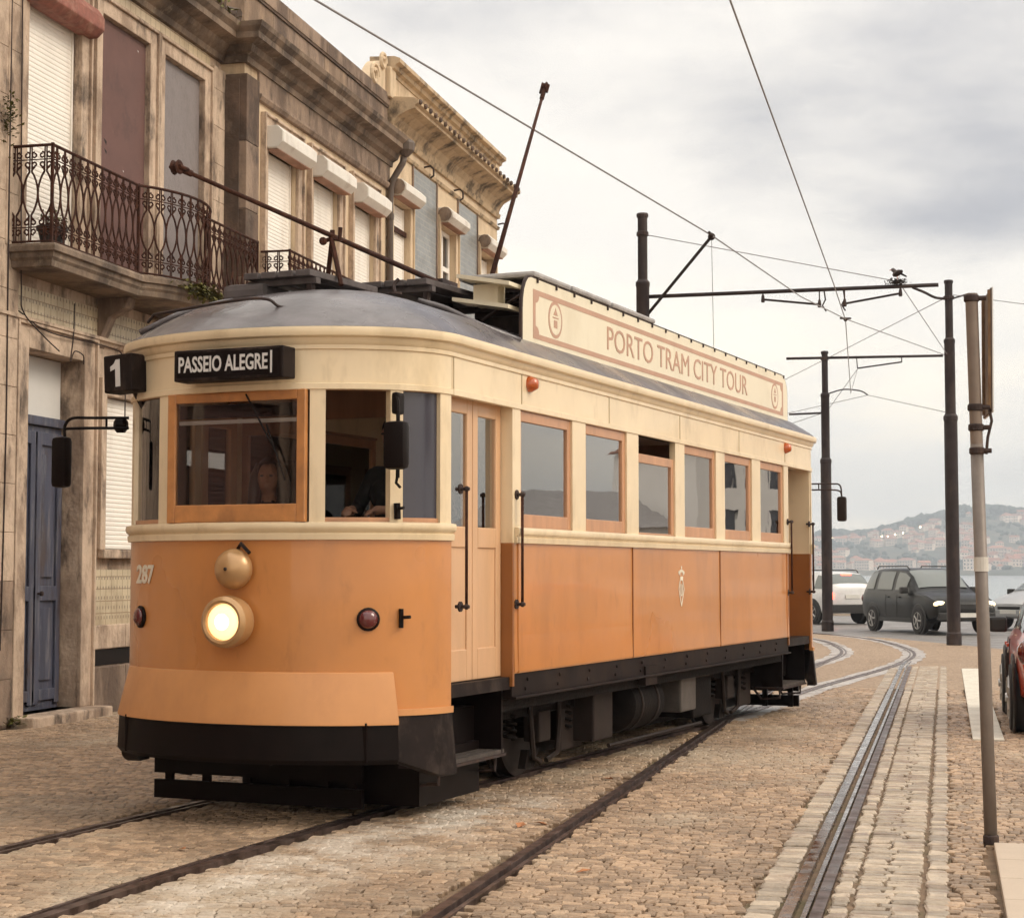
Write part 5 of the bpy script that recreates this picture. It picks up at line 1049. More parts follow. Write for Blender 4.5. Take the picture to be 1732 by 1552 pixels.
for z in (2.645, 2.575): b.tube(smoothpath([(-1.06,-0.40,z),(-1.30,-0.50,z),(-1.44,-0.52,z)] + ([(-1.50,-0.52,z-.05),(-1.50,-0.52,2.50)] if z > 2.6 else [(-1.49,-0.52,z)]), 5), 0.011, 6)
b.tube([(-1.20,-.46,2.575),(-1.20,-.46,2.645)], .008, 5); ml = b.build('mirror_arm', 'black', tram)
b = MB(); b.cbox(-1.575, -1.45, -0.58, -0.49, 2.17, 2.52, 0.035); b.build('mirror_housing', 'black', ml, auto=40)
b = MB(); b.lathe([(0.03,0),(0.055,.02),(0.055,.07),(0.03,.09)], (-1.10,-.36,2.60), (-1,-.4,0), 10); b.build('mirror_socket', 'black', ml)
b = MB()
for z in (2.62, 2.55): b.tube(smoothpath([(1.12,YR+.35,z),(1.34,YR+.42,z),(1.44,YR+.43,z-.02),(1.46,YR+.43,2.46)], 5), 0.010, 6)
b.tube([(1.20,YR+.38,2.55),(1.20,YR+.38,2.62)], .008, 5); mq = b.build('mirror_arm', 'dark_iron', tram); b = MB(); b.cbox(1.405, 1.515, YR+.385, YR+.465, 2.18, 2.47, 0.03); b.build('mirror_housing', 'under_light', mq, auto=40)
# amber side lamps
for s in (-1, 1):
    for y in (1.30, 8.52):
        b = MB(); b.lathe([(0.060,0),(0.058,0.02),(0.046,0.045),(0.034,0.065),(0.0,0.072)], (s*HW, y, 2.945), (s,0,0), 16); b.build('side_lamp', 'amber', tram, auto=50)
# crest on the side panel: crown over a pointed lozenge
ex = HW+.002; yc = 4.81
def mark(poly, th=.003): b = MB(); b.prism([(yc+p[0], p[1]) for p in poly], 'x', ex, ex+th); b.build('side_crest', 'pale_mark', tram)
for (ya, za, yb, zb, w_) in ((-.075,1.44,0,1.29,.014),(.075,1.44,0,1.29,.014),(-.075,1.44,-.03,1.53,.014),(.075,1.44,.03,1.53,.014)):
    d = Vector((yb-ya, zb-za)).normalized(); nn = Vector((-d.y, d.x))*w_/2; mark([(ya+nn.x,za+nn.y),(ya-nn.x,za-nn.y),(yb-nn.x,zb-nn.y),(yb+nn.x,zb+nn.y)])
mark([(-.030,1.395),(-.012,1.38),(-.012,1.49),(-.030,1.475)], .0035); mark([(.030,1.395),(.012,1.38),(.012,1.49),(.030,1.475)], .0036); mark([(-.012,1.38),(.012,1.38),(.012,1.392),(-.012,1.392)], .0037)
mark([(-.035,1.52),(.035,1.52),(.042,1.555),(-.042,1.555)], .0045)
for i in range(5): a = (i-2)*.028; b = MB(); b.lathe([(0.016,0),(0.016,.004)], (ex, yc+a*1.2, 1.585+.02*math.cos((i-2)*.7)), (1,0,0), 10); b.build('side_crest', 'pale_mark', tram)
b = MB(); b.lathe([(0.014,0),(0.014,.004)], (ex, yc, 1.635), (1,0,0), 8); b.build('side_crest', 'pale_mark', tram); mark([(-.05,1.565),(-.038,1.565),(-.045,1.60)], .0048); mark([(.05,1.565),(.038,1.565),(.045,1.60)], .0048)
# truck: wheels, frames, springs, brake gear, tank and boxes ----------------
WX = -0.12
b = MB(); b.box(-0.60, -0.50, 1.4, 8.3, 0.42, 0.60); b.box(0.40, 0.50, 1.4, 8.3, 0.42, 0.60); b.box(-.9, .9, 1.2, 8.5, 0.60, 0.72); truck = b.build('truck', 'under', tram)
for y in (2.45, 7.55):
    for x in (0.56, -0.80):
        s = 1 if x > 0 else -1
        b = MB(); b.lathe([(0.10,-0.03),(0.30,-0.03),(0.34,-0.05),(0.395,-0.05),(0.395,0.05),(0.42,0.05),(0.42,0.075),(0.30,0.06),(0.08,0.03)], (x, y, 0.40), (-s,0,0), 30); wl = b.build('wheel', 'under_light', truck, auto=35)
        b = MB(); b.lathe([(0.10,0),(0.10,0.14),(0.05,0.16)], (x+s*.06, y, 0.40), (s,0,0), 14); b.build('axle', 'under', wl)
        xo = x + s*0.22
        b = MB(); b.cbox(xo-.08, xo+.06, y-.12, y+.12, 0.28, 0.52, 0.02); b.build('axle_box', 'under_light', truck)
        b = MB(); b.box(xo-.03, xo+.03, y-1.0, y+1.0, 0.50, 0.58); b.build('side_frame', 'under', truck)
        for dy in (-.30, .30):
            b = MB(); b.tube([(xo+.05, y+dy, 0.70), (xo+.06, y+dy*.96, 0.42), (xo+.06, y+dy*.8, 0.18), (xo+.04, y+dy*.2, 0.13)], 0.022, 6); b.build('pedestal', 'under_light', truck)
            b = MB(); b.tube([(xo, y+dy*1.7+.035*math.cos(t), 0.44 + t*0.0085) if False else (xo+.05*math.sin(t), y+dy*1.9+.05*math.cos(t), 0.34+t*.0085) for t in np.linspace(0, 25, 60)], 0.013, 5); b.build('coil_spring', 'under', truck)
        b = MB(); b.prism([(y-.34,.10),(y-.16,.10),(y-.06,.22),(y-.28,.24)], 'x', xo-.03, xo+.03); b.build('brake_shoe', 'under', truck)
        b = MB(); b.box(xo-.02, xo+.02, y+.42, y+.90, 0.16, 0.55); b.build('sand_box', 'under_light', truck, bevel=.02)
    b = MB(); b.lathe([(0.06,0),(0.06,1.3)], (-.80, y, .40), (1,0,0), 12); b.build('axle_shaft', 'under', truck)
    b = MB(); b.cbox(-.55, .35, y+.15, y+.75, .22, .62, .06); b.build('motor', 'under', truck)
for s in (1, -1):
    b = MB(); b.lathe([(0.02,-.04),(0.16,-.03),(0.235,0.03),(0.24,0.1),(0.24,0.72),(0.235,0.80),(0.16,0.86),(0.02,0.87)], (s*.78, 4.05, 0.45), (0,1,0), 28); tk = b.build('air_tank', 'under', truck, auto=35)
    for y in (4.22, 4.65): b = MB(); b.lathe([(0.248,0),(0.252,0.02),(0.248,0.045)], (s*.78, y, 0.45), (0,1,0), 28); b.build('tank_strap', 'under_light', tk)
    b = MB(); b.cbox(*sorted((s*.55, s*1.02)), 5.32, 5.78, 0.30, 0.68, .02); b.build('resistor_box', 'box_grey', truck)
    b = MB(); b.cbox(*sorted((s*.5, s*.98)), 3.15, 3.60, 0.22, 0.66, .02); b.build('equipment_box', 'under_light', truck)
    b = MB(); b.cbox(*sorted((s*.5, s*.95)), 5.9, 6.5, 0.20, 0.66, .02); b.build('equipment_box', 'under', truck)
    b = MB(); b.tube([(s*.95,3.0,0.62),(s*.95,6.4,0.60)], .02, 6); b.tube([(s*.90,3.7,0.14),(s*.9,6.3,0.13)], .018, 6); b.build('brake_rod', 'under_light', truck)
# lifeguards
for (y, d_) in ((-0.10, 1), (YR+0.10, -1)):
    b = MB()
    for (z0, z1) in ((0.225, 0.345), (0.055, 0.180)): b.box(-1.0*d_-.01, .60*d_, y-.02, y+.02, z0, z1) if d_ > 0 else b.box(-.60, 1.01, y-.02, y+.02, z0, z1)
    for x in (-0.92, -0.62, -.3, .0, .3, 0.50): x *= d_; b.box(x-.03, x+.03, y+.021*d_, y+.05*d_, 0.05, 0.42)
    for x in (-0.6, 0.58): b.tube([(x, y+.03*d_, .38), (x, y+.5*d_, .60)], .02, 6)
    b.build('lifeguard', 'black', tram)
b = MB(); b.box(-.5, -.1, -.42, -.1, .36, .58); b.tube([(-.3,-.62,.44),(-.3,0.2,.46)], .045, 8); b.tube([(0.12,-.5,.38),(0.12,.6,.44)], .03, 6); b.build('coupling', 'black', tram)

# dark boxes added to block light and deepen the shade under the tram
b = MB(); b.box(-0.60, 0.38, 1.1, 8.7, 0.09, 0.42); b.build('shade_casing', 'under', truck)
for (ya, yb) in ((-0.62, 1.0), (8.65, YR+0.62)): b = MB(); b.box(-0.9, 0.9, ya, yb, 0.42, 0.66); b.build('shade_frame', 'black', tram)
b = MB(); b.box(-1.1, 1.1, 1.0, 8.62, 0.62, 0.70); b.build('shade_pan', 'under', tram)
b = MB(); b.box(-0.36, 0.94, 0.04, 0.98, 0.07, 0.42); b.box(-0.75, -0.36, 0.3, 0.98, 0.2, 0.42); b.build('shade_case', 'black', tram)
b = MB(); b.box(-0.94, 0.36, 8.66, 9.58, 0.07, 0.42); b.build('shade_case', 'black', tram)

# ------------------------------------------------------------------ overhead line: poles, arms, wires
def wire(name, pts, r, label, group=None, m='wire', sag=0.0):
    P = []
    for a, b_ in zip(pts[:-1], pts[1:]):
        a, b_ = Vector(a), Vector(b_)
        for k in range(6): t_ = k/6; q = a.lerp(b_, t_); q.z -= sag*4*t_*(1-t_); P.append(q)
    P.append(Vector(pts[-1])); b = MB(); b.tube(P, r, 6); return tag(b.build(name, m, smooth=True), label, 'wire', group)
def pole(x, y, h, label, r=(0.145, 0.115, 0.085), steps=(0.60, 0.84)):
    o = thing('tram_pole', label, 'pole', (x, y, 0), 0, 'overhead line poles')
    z1, z2 = h*steps[0], h*steps[1]
    b = MB(); b.lathe([(r[0]+.02,-.05),(r[0]+.02,.25),(r[0],.28),(r[0],z1),(r[0]+.012,z1+.02),(r[0]+.012,z1+.10),(r[1],z1+.16),(r[1],z2),(r[1]+.01,z2+.02),(r[1]+.01,z2+.08),(r[2],z2+.13),(r[2],h)], (0,0,0), (0,0,1), 16); b.build('shaft', 'pole_paint', o, auto=30)
    b = MB(); b.lathe([(r[2]+.015,0),(r[2]+.02,.04),(r[2]+.01,.07),(0.0,.09)], (0,0,h-.02), (0,0,1), 14); b.build('cap', 'pole_paint', o)
    return o
def clamp(par, r, z):
    b = MB(); b.lathe([(r+.008,0),(r+.02,.01),(r+.02,.07),(r+.008,.08)], (0,0,z), (0,0,1), 14); b.build('clamp', 'dark_iron', par)
p0 = pole(-5.03, 30.15, 7.75, 'dark pole with long arm rising behind the roof sign')
for z in (6.30, 7.40): clamp(p0, .085, z)
b = MB(); b.tube([(0.05,0,6.34),(4.98,0,6.36)], .034, 8); arm = b.build('arm', 'pole_paint', p0, smooth=True)
b = MB(); b.tube([(0.06,-0.02,6.00),(1.18,0,7.32)], .028, 8); b.ball((1.20,0,7.34), .065, 10, 8); b.build('strut', 'under_light', p0)
for (xa, za, xb, zb) in ((2.07,6.22,3.02,6.10), (3.44,6.10,4.36,6.24)):
    b = MB(); b.tube([(xa,0,za),(xb,0,zb)], .020, 6); b.build('steady_rod', 'pole_paint', arm)
    for (x, z) in ((xa,za),(xb,zb)): b = MB(); b.lathe([(.028,-.03),(.034,0),(.028,.05),(.02,.10)], (x,0,z-.02), (0,0,1), 8); b.box(x-.01, x+.01, -.01, .01, z, 6.33); b.build('insulator', 'dark_iron', arm)
for x in (3.10, 3.42): b = MB(); b.tube([(x,0,6.33),(x+.02,0,6.18),(x-.03,0,6.08),(x+.03,0,5.98)], .014, 6); b.build('hanger', 'dark_iron', arm)
p1 = pole(0.15, 40.15, 7.98, 'tall dark pole standing in front of the black car', steps=(0.615, 0.83))
for z in (6.35, 7.60, 5.03): clamp(p1, .10, z)
b = MB(); b.tube(smoothpath([(-0.08,0,7.62),(-0.30,0,7.66),(-0.52,0,7.78),(-0.78,0,7.90)], 5), .03, 7); b.tube([(.08,0,7.62),(.45,0,7.72)], .02, 6); b.build('bracket', 'pole_paint', p1)
p2 = pole(-3.14, 48.95, 7.56, 'dark pole with a cross arm beside the white car')
for z in (7.36, 5.86): clamp(p2, .09, z)
b = MB(); b.tube([(-1.04,0,7.44),(3.15,0,7.40)], .036, 8); a2 = b.build('arm', 'pole_paint', p2, smooth=True)
b = MB(); b.tube([(-0.98,0,5.90),(-0.06,0,5.92)], .028, 7); b.build('arm', 'pole_paint', p2)
b = MB(); b.tube([(0.88,0,7.12),(2.06,0,7.26)], .022, 6); b.tube([(2.06,0,7.26),(2.06,0,7.40)], .016, 5); b.tube([(.88,0,7.12),(.86,0,7.40)], .014, 5); b.build('steady_rod', 'pole_paint', a2)
b = MB(); b.tube(smoothpath([(0.1,0,6.45),(0.5,0,6.55),(0.95,0,6.50),(1.15,0,6.38)], 5), .02, 6); b.build('curved_arm', 'pole_paint', p2)
kn = (-2.66, 20.91, 5.60)
wA0 = tw(0, -14)
wire('contact_wire', [(wA0.x, wA0.y, 5.62), (-4.25, 11.58, 5.61), kn, (-2.05, 26.6, 5.70), (-1.58, 30.15, 5.84), (0.03, 40.15, 6.38)], 0.0085, 'trolley wire running diagonally over the tram roof')
wire('contact_wire', [(-1.55, -6, 6.0), (-1.55, 13.4, 5.99), (-1.55, 26.4, 5.84), (-1.58, 30.15, 5.82), (-2.2, 44.0, 5.95), (-2.26, 48.95, 7.1)], 0.0085, 'steep trolley wire above the straight track')
b = MB(); b.ball(kn, .03, 8, 6); b.tube([(kn[0],kn[1]-.18,kn[2]),(kn[0],kn[1]+.18,kn[2]+.01)], .016, 6); tag(b.build('wire_clamp', 'dark_iron'), 'small clamp on the diagonal trolley wire above the roof sign', 'clamp')
b = MB(); b.ball((-1.58,30.15,5.83), .035, 8, 6); b.tube([(-1.66,30.05,5.84),(-1.50,30.25,5.86)], .018, 6); tag(b.build('wire_clamp', 'dark_iron'), 'small clamp where the two trolley wires cross under the arm', 'clamp')
wire('span_wire', [(-4.95, 30.15, 7.42), (-0.70, 30.15, 6.44), (0.10, 40.15, 6.38)], 0.008, 'span wire from the pole top down to the bird')
wire('drop_wire', [(-3.83, 30.15, 7.32), (-3.80, 30.15, 5.0)], 0.006, 'thin wire hanging straight down behind the roof sign')
wire('span_wire', [(0.03, 40.15, 7.62), (-3.0, 48.95, 7.45), (-12, 75, 7.0)], 0.009, 'span wire between the tops of the two rear poles')
wire('span_wire', [(0.06, 40.15, 5.10), (-3.14+1.15, 48.95, 6.38), (-5.5, 56, 6.4)], 0.009, 'span wire sagging between the rear poles below the arm')
wire('span_wire', [(-2.26, 48.95, 7.1), (-3.1, 48.95, 5.95), (-8, 60, 5.6)], 0.009, 'wire sloping down to the left of the pole by the white car')
wire('span_wire', [(0.25, 40.15, 7.70), (3.0, 38.0, 6.9), (9.0, 35.0, 6.6)], 0.009, 'short wire leaving the tall front pole to the river side')
# bird on the arm
bird = thing('bird', 'small grey bird perched on the overhead arm', 'bird', (-0.72, 30.15, 6.475))
b = MB(); Mr = Euler((0, R(-28), 0)).to_matrix(); b.ball((0,0,.105), (.085,.05,.055), 12, 8, Mr); b.ball((-.065,0,.165), (.036,.032,.034), 10, 8); b.tube([(-.03,0,.13),(-.06,0,.16)], .034, 8)
bird_b = b.build('body', 'board_grey', bird, smooth=True)
b = MB(); b.tube([(-.095,0,.166),(-.130,0,.158)], [.010,.003], 6); b.build('beak', 'amber', bird)
b = MB(); b.prism([(.05,.085),(.15,.035),(.16,.05),(.07,.11)], 'y', -.025, .025); b.build('tail', 'under_beam', bird)
for s in (-1, 1):
    b = MB(); b.ball((.02, s*.045, .105), (.085,.012,.036), 10, 6, Mr); b.build('wing', 'under_light', bird, smooth=True)
    b = MB(); b.tube([(0,s*.02,.06),(.0,s*.02,.0),(-.03,s*.02,-.004)], .006, 5); b.build('leg', 'amber', bird)
nest = tuft('nest', 420, (-0.72, 30.15, 6.43), (.075,.05,.022), .045, 'moss').build('bird_nest', 'step_wood'); tag(nest, 'rough twig nest on the overhead arm under the bird', 'nest')

# ------------------------------------------------------------------ sign post at the right
mat('galv', (0.17, 0.14, 0.12), 0.5, 0.15, 9, metal=0.25, dirt=((0.14, 0.09, 0.06), 0.5, 6, 0.3, 0.56))
mat('galv_top', (0.19, 0.145, 0.115), 0.55, 0.15, 6, metal=0.15, dirt=((0.2, 0.13, 0.08), 0.4, 5, 0.3, 0.58))
mat('rust_ochre', (0.15, 0.085, 0.038), 0.7, 0.35, 16, dirt=((0.12, 0.05, 0.02), 0.6, 9, 1, 0.54))
mat('rust_dark', (0.075, 0.045, 0.032), 0.7, 0.35, 10, dirt=((0.22, 0.13, 0.05), 0.6, 8, 0.5, 0.54))
sp = thing('sign_post', 'leaning grey tube post with its road sign seen edge on', 'sign post', (0.235, 10.97, 0))
def lean(z): return -0.062*z/3.29
b = MB(); b.tube([(lean(z),0,z) for z in (-.05,1.0,2.36)], .038, 16); b.build('tube', 'galv', sp, smooth=True)
b = MB(); b.tube([(lean(z),0,z) for z in (2.33,2.8,3.27)], .037, 16); b.build('upper_tube', 'galv_top', sp, auto=40)
b = MB(); b.lathe([(.046,0),(.046,.04),(.039,.05)], (0,0,0), (0,0,1), 16); b.build('base_collar', 'dark_iron', sp)
for z, r in ((3.22,.046),(2.56,.047),(2.44,.047),(2.30,.046)):
    b = MB(); b.lathe([(r-.006,0),(r,.006),(r,.035),(r-.006,.042)], (lean(z),0,z), (0,0,1), 16); b.tube([(lean(z)+.04,-.01,z+.02),(lean(z)+.085,-.01,z+.02)], .016, 6); b.build('band_clamp', 'dark_iron', sp)
ang = R(-1.2)      # the plate points almost straight along the line of sight
Mp = Matrix.Translation((0.018, 0, 0)) @ Matrix.Rotation(R(3.6), 4, 'Z') @ Matrix.Rotation(R(0.6), 4, 'Y')
b = MB(); b.box(-.004, .004, -.02, .55, 2.56, 3.30, Mp); pt = b.build('plate', 'rust_dark', sp)
b = MB(); b.box(-.020, -.0045, -.02, .012, 2.57, 3.29, Mp); b.box(-.020, -.0045, .40, .43, 2.57, 3.29, Mp); b.build('plate_rib', 'rust_ochre', pt)
b = MB(); b.box(.0045, .012, -.022, .56, 2.555, 3.305, Mp); b.build('plate_face', 'transom_white', pt)
b = MB(); b.tube([(0.03,0,2.58),(0.045,0,2.50),(0.02,0,2.40),(0.01,0,2.30)], .010, 6); b.build('strap', 'dark_iron', sp)
b = MB(); b.lathe([(.0425,0),(.0425,.085)], (lean(1.6),0,1.60), (0,0,1), 16); b.build('tape', 'white_lime', sp)

# ------------------------------------------------------------------ cars
def paint(name, c, rough=0.3, coat=0.6): mat(name, c, rough, 0.04, 1.5, coat=coat, spec=0.25, dirt=((c[0]*.7+.006, c[1]*.7+.005, c[2]*.7+.005), 0.3, 2.0, 0.6, 0.56))
paint('car_black', (0.003, 0.0025, 0.0025), 0.35, 0.18); paint('car_white', (0.62, 0.61, 0.60)); paint('car_silver', (0.34, 0.34, 0.34)); paint('car_red', (0.50, 0.055, 0.02))
mat('car_glass', (0.14, 0.155, 0.15), 0.08, 0.05, 2, spec=0.6); mat('tyre', (0.014, 0.012, 0.012), 0.75, 0.2, 10); mat('trim', (0.014, 0.012, 0.011), 0.5, 0.2, 10); mat('alloy', (0.42, 0.40, 0.38), 0.35, 0.1, 6, metal=0.7); mat('plate', (0.62, 0.60, 0.55), 0.5, 0.05)
def car(name, label, body_m, x, y, heading, Ln=4.45, W=1.80, roof=1.66, hood=1.06, belt=1.06, suv=True, head_lit=False, tail_lit=False, wheel_r=0.34, sill=0.30):
    o = thing(name, label, 'car', (x, y, 0), math.atan2(-heading[0], heading[1]))   # local +y forward
    h = Ln/2
    # stations: y, half width, bottom, belt z, top z, top half width factor
    if suv: S = [(-h,.80,.46,.88,.98,.86),(-h+.05,.86,.38,.98,1.18,.84),(-h+.22,.89,.34,belt,roof-.20,.76),(-h+.42,.90,.32,belt,roof-.05,.74),(-h+.9,.90,.30,belt,roof,.74),(-.2,.90,.30,belt-.01,roof,.75),(.25,.90,.30,belt-.02,roof-.04,.75),(.62,.90,.30,belt-.03,roof-.20,.76),(1.02,.90,.30,belt-.03,hood+.09,.80),(1.18,.90,.30,hood-.05,hood+.02,.84),(h-.55,.89,.32,hood-.10,hood-.03,.84),(h-.18,.86,.36,hood-.22,hood-.13,.84),(h-.04,.80,.40,.70,.80,.88),(h,.74,.44,.58,.66,.9)]
    else: S = [(-h,.76,.46,.85,.93,.86),(-h+.05,.82,.38,.95,1.08,.84),(-h+.35,.85,.32,belt,roof-.22,.76),(-h+.62,.86,.30,belt,roof-.06,.73),(-h+1.1,.86,.28,belt,roof,.73),(-.1,.86,.28,belt-.02,roof,.74),(.30,.86,.28,belt-.03,roof-.06,.74),(.65,.86,.28,belt-.04,roof-.22,.76),(1.08,.86,.28,belt-.05,hood+.05,.80),(1.25,.86,.28,hood-.08,hood,.84),(h-.45,.84,.30,hood-.16,hood-.09,.84),(h-.15,.80,.34,hood-.30,hood-.22,.84),(h-.03,.74,.38,.62,.70,.88),(h,.68,.42,.54,.60,.9)]
    k = W/2/.90; b = MB(); R_ = []
    for (yy, hw, zb, zl, zt, tf) in S:
        hw *= k; ring = [(0,zb),(hw*.86,zb),(hw*.97,zb+.07),(hw,zb+(zl-zb)*.55),(hw*.985,zl-.05),(hw*.95,zl),(hw*(.95+tf)/2+hw*.015,(zl+zt)/2),(hw*tf,zt-.045),(hw*tf*.90,zt-.008),(hw*tf*.5,zt+.012),(0,zt+.018)]
        R_.append([(p, yy, z) for p, z in ring] + [(-p, yy, z) for p, z in ring[-2:0:-1]])
    n = len(R_[0]); b.v = [v for r_ in R_ for v in r_]
    b.f = [(i*n+j, i*n+(j+1) % n, (i+1)*n+(j+1) % n, (i+1)*n+j) for i in range(len(R_)-1) for j in range(n)] + [tuple(range(n))[::-1], tuple(range((len(R_)-1)*n, len(R_)*n))]
    body = b.build('body', body_m, o, auto=38)
    def skin(st, rings, nm, both=False, inset=.07, off=.010):
        """glazing laid on the body surface: grid of stations x ring points, pulled in from its edges"""
        G = [[Vector(R_[i][j % n]) for j in rings] for i in st]
        ni, nj = len(st), len(rings)
        def at(u, v):
            u = max(0, min(ni-1-1e-6, u*(ni-1))); v = max(0, min(nj-1-1e-6, v*(nj-1))); a, c = int(u), int(v); fu, fv = u-a, v-c
            return (G[a][c].lerp(G[a+1][c], fu)).lerp(G[a][c+1].lerp(G[a+1][c+1], fu), fv)
        us = sorted({inset, 1-inset, *[k/(ni-1) for k in range(1, ni-1)]}); vs_ = sorted({inset, 1-inset, *[k/(nj-1) for k in range(1, nj-1)]})
        for sg in ((1, -1) if both else (1,)):
            q = MB(); c0 = Vector((0, 0, .75)); P = []
            for u in us:
                for v in vs_:
                    p = at(u, v); d = Vector((p.x, 0, p.z-.75)) if both else Vector((0, .35*(1 if p.y > 0 else -1), 1)); p = p + d.normalized()*off; P.append((p.x*sg, p.y, p.z))
            q.add(P, [(a*len(vs_)+c, a*len(vs_)+c+1, (a+1)*len(vs_)+c+1, (a+1)*len(vs_)+c) for a in range(len(us)-1) for c in range(len(vs_)-1)]); q.build(nm, 'car_glass', o, smooth=True)
    for st_ in ((2,3,4),(4,5),(5,6,7)): skin(st_, (5,6,7), 'side_window', True, .10, .012)
    top = [7,8,9,10,11,12,13]
    skin((6,7,8), top, 'windscreen', False, .07, .014); skin((1,2,3), top, 'rear_window', False, .10, .014)
    for s in (-1, 1):
        for wy in (-h+.82, h-.88):
            xx = s*(W/2-.10)
            b = MB(); b.lathe([(wheel_r+.07,-.02),(wheel_r+.08,.0),(wheel_r+.06,.012)], (s*(W/2-.005), wy, wheel_r+.02), (s,0,0), 24); b.build('wheel_arch', 'trim', o)
            b = MB(); b.lathe([(wheel_r*.6,-.11),(wheel_r*.95,-.10),(wheel_r,-.07),(wheel_r,.07),(wheel_r*.95,.10),(wheel_r*.66,.105)], (xx+s*.03, wy, wheel_r), (s,0,0), 24); wl = b.build('wheel', 'tyre', o, auto=40)
            b = MB(); b.lathe([(wheel_r*.66,.09),(wheel_r*.64,.110),(wheel_r*.56,.098),(wheel_r*.54,.08)], (xx+s*.03, wy, wheel_r), (s,0,0), 24)
            for q in range(5):
                a = q*2*math.pi/5; dv = Vector((0, math.cos(a), math.sin(a))); c_ = Vector((xx+s*.132, wy, wheel_r)); b.tube([c_+dv*.03, c_+dv*wheel_r*.60], .024, 5)
            b.lathe([(.05,.10),(.045,.14)], (xx+s*.03, wy, wheel_r), (s,0,0), 10); b.build('rim', 'alloy', wl)
        b = MB(); b.cbox(*sorted((s*(W/2-.02), s*(W/2+.17))), .60, .76, belt-.03, belt+.14, .03); b.build('mirror', 'trim', o)
        b = MB(); b.ball((s*(W/2-.24), h-.13, hood-.27 if suv else hood-.36), (.19,.10,.085), 14, 8); b.build('headlight', 'lit_head' if head_lit else 'chrome', o, smooth=True)
        b = MB(); b.ball((s*(W/2-.13), -h+.04, .86 if suv else .82), (.11,.10,.13), 12, 8); b.build('tail_light', 'lit_tail' if tail_lit else 'red_lens', o, smooth=True)
        if suv: b = MB(); b.tube([(s*W*.345,-h+.55,roof-.02),(s*W*.345,-h+.65,roof+.06),(s*W*.345,.15,roof+.055),(s*W*.345,.30,roof-.02)], .018, 6); b.build('roof_rail', 'trim', o)
        for wy in (-h+1.62, -.02+.10):
            b = MB(); b.tube([(s*(W/2+.001),wy,.42),(s*(W/2+.002),wy,.75),(s*(W/2*.985+.002),wy,belt-.06)], .005, 4); b.build('door_gap', 'trim', o)
            b = MB(); b.cbox(*sorted((s*(W/2-.01), s*(W/2+.022))), wy+.06, wy+.22, belt-.15, belt-.115, .008); b.build('door_handle', body_m, o)
        b = MB(); b.box(*sorted((s*(W/2-.06), s*(W/2+.006))), -h+1.25, h-1.32, sill-.02, sill+.09); b.build('sill_trim', 'trim', o)
    b = MB(); b.cbox(-W*.43, W*.43, h-.12, h+.035, .36, .56, .03); bp = b.build('front_bumper', 'trim' if suv else body_m, o)
    b = MB(); b.box(-.26, .26, h+.036, h+.045, .44, .55); b.build('number_plate', 'plate', bp)
    b = MB(); b.cbox(-.36, .36, h-.10, h+.012, hood-.40 if suv else .56, hood-.26 if suv else .64, .015); b.build('grille', 'trim', o)
    b = MB(); b.cbox(-W*.43, W*.43, -h-.04, -h+.12, .36, .60, .03); bp = b.build('rear_bumper', 'trim' if suv else body_m, o)
    b = MB(); b.box(-.26, .26, -h-.022, -h-.012, .78, .89); b.build('number_plate', 'plate', o)
    if tail_lit: b = MB(); b.cbox(-.18, .18, -h+.30, -h+.36, roof-.10, roof-.06, .01); b.build('brake_light', 'lit_tail', o)
    return o
car('car', 'black estate car with lit headlights facing the tram stop', 'car_black', -0.50, 48.5, (.445, -.895), 4.5, 1.82, 1.68, 1.04, 1.06, True, head_lit=True)
car('car', 'white car seen from behind with red brake lights', 'car_white', -4.10, 56.8, (-.62, .785), 4.25, 1.78, 1.58, 1.02, 1.02, True, tail_lit=True)
car('car', 'silver car at the right edge behind the post', 'car_silver', 2.95, 52.2, (-.62, -.785), 4.2, 1.74, 1.47, 0.98, 0.97, False)
car('parked_car', 'red car parked along the kerb at the right edge', 'car_red', 1.50, 19.85, (0, 1), 4.1, 1.74, 1.47, 0.97, 0.96, False)

# ------------------------------------------------------------------ far bank: hill, houses, woods
def hill_h(x, y):
    """far bank: rises from the river to a wooded ridge, lower towards the left"""
    t_ = max(0.0, min(1.0, (y-2120)/760.0)); ridge = 50 + 30/(1+math.exp(-(x+63)/28.0)) + 5*math.sin(x*0.012+1) + 3*math.sin(x*0.033) - 0.000008*x*x
    return 3.0 + ridge*(t_*t_*(3-2*t_)) + 2.0*math.sin(x*.05+y*.03)*t_
nx, ny = 110, 30; b = MB()
xs_ = np.linspace(-2300, 2400, nx); xs_ = np.sign(xs_)*np.abs(xs_/2400)**1.6*2400; ys_ = np.linspace(2090, 3250, ny)
b.v = [(x, y, hill_h(x, y) if j else -5.0) for j, y in enumerate(ys_) for x in xs_]
b.f = [(j*nx+i, j*nx+i+1, (j+1)*nx+i+1, (j+1)*nx+i) for j in range(ny-1) for i in range(nx-1)]
mat('hill_soil', (0.055, 0.062, 0.042), 0.9, 0.35, 0.05, dirt=((0.16, 0.12, 0.08), 0.6, 0.02, 1, 0.53))
tag(b.build('hill', 'hill_soil', smooth=True), kind='structure')
mat('wood_leaf', (0.030, 0.045, 0.030), 0.85, 0.35, 0.12)
mat('house_wall', (0.74, 0.62, 0.52), 0.8, 0.08, 0.2, rnd=0.25); mat('house_roof', (0.34, 0.15, 0.10), 0.85, 0.2, 0.3, rnd=0.25); mat('house_window', (0.06, 0.06, 0.07), 0.2, 0.1)
r_ = random.Random(11)
b = MB(); ico = bmesh.new(); bmesh.ops.create_icosphere(ico, subdivisions=1, radius=1); iv = [v.co.copy() for v in ico.verts]; ifc = [[v.index for v in f.verts] for f in ico.faces]; ico.free()
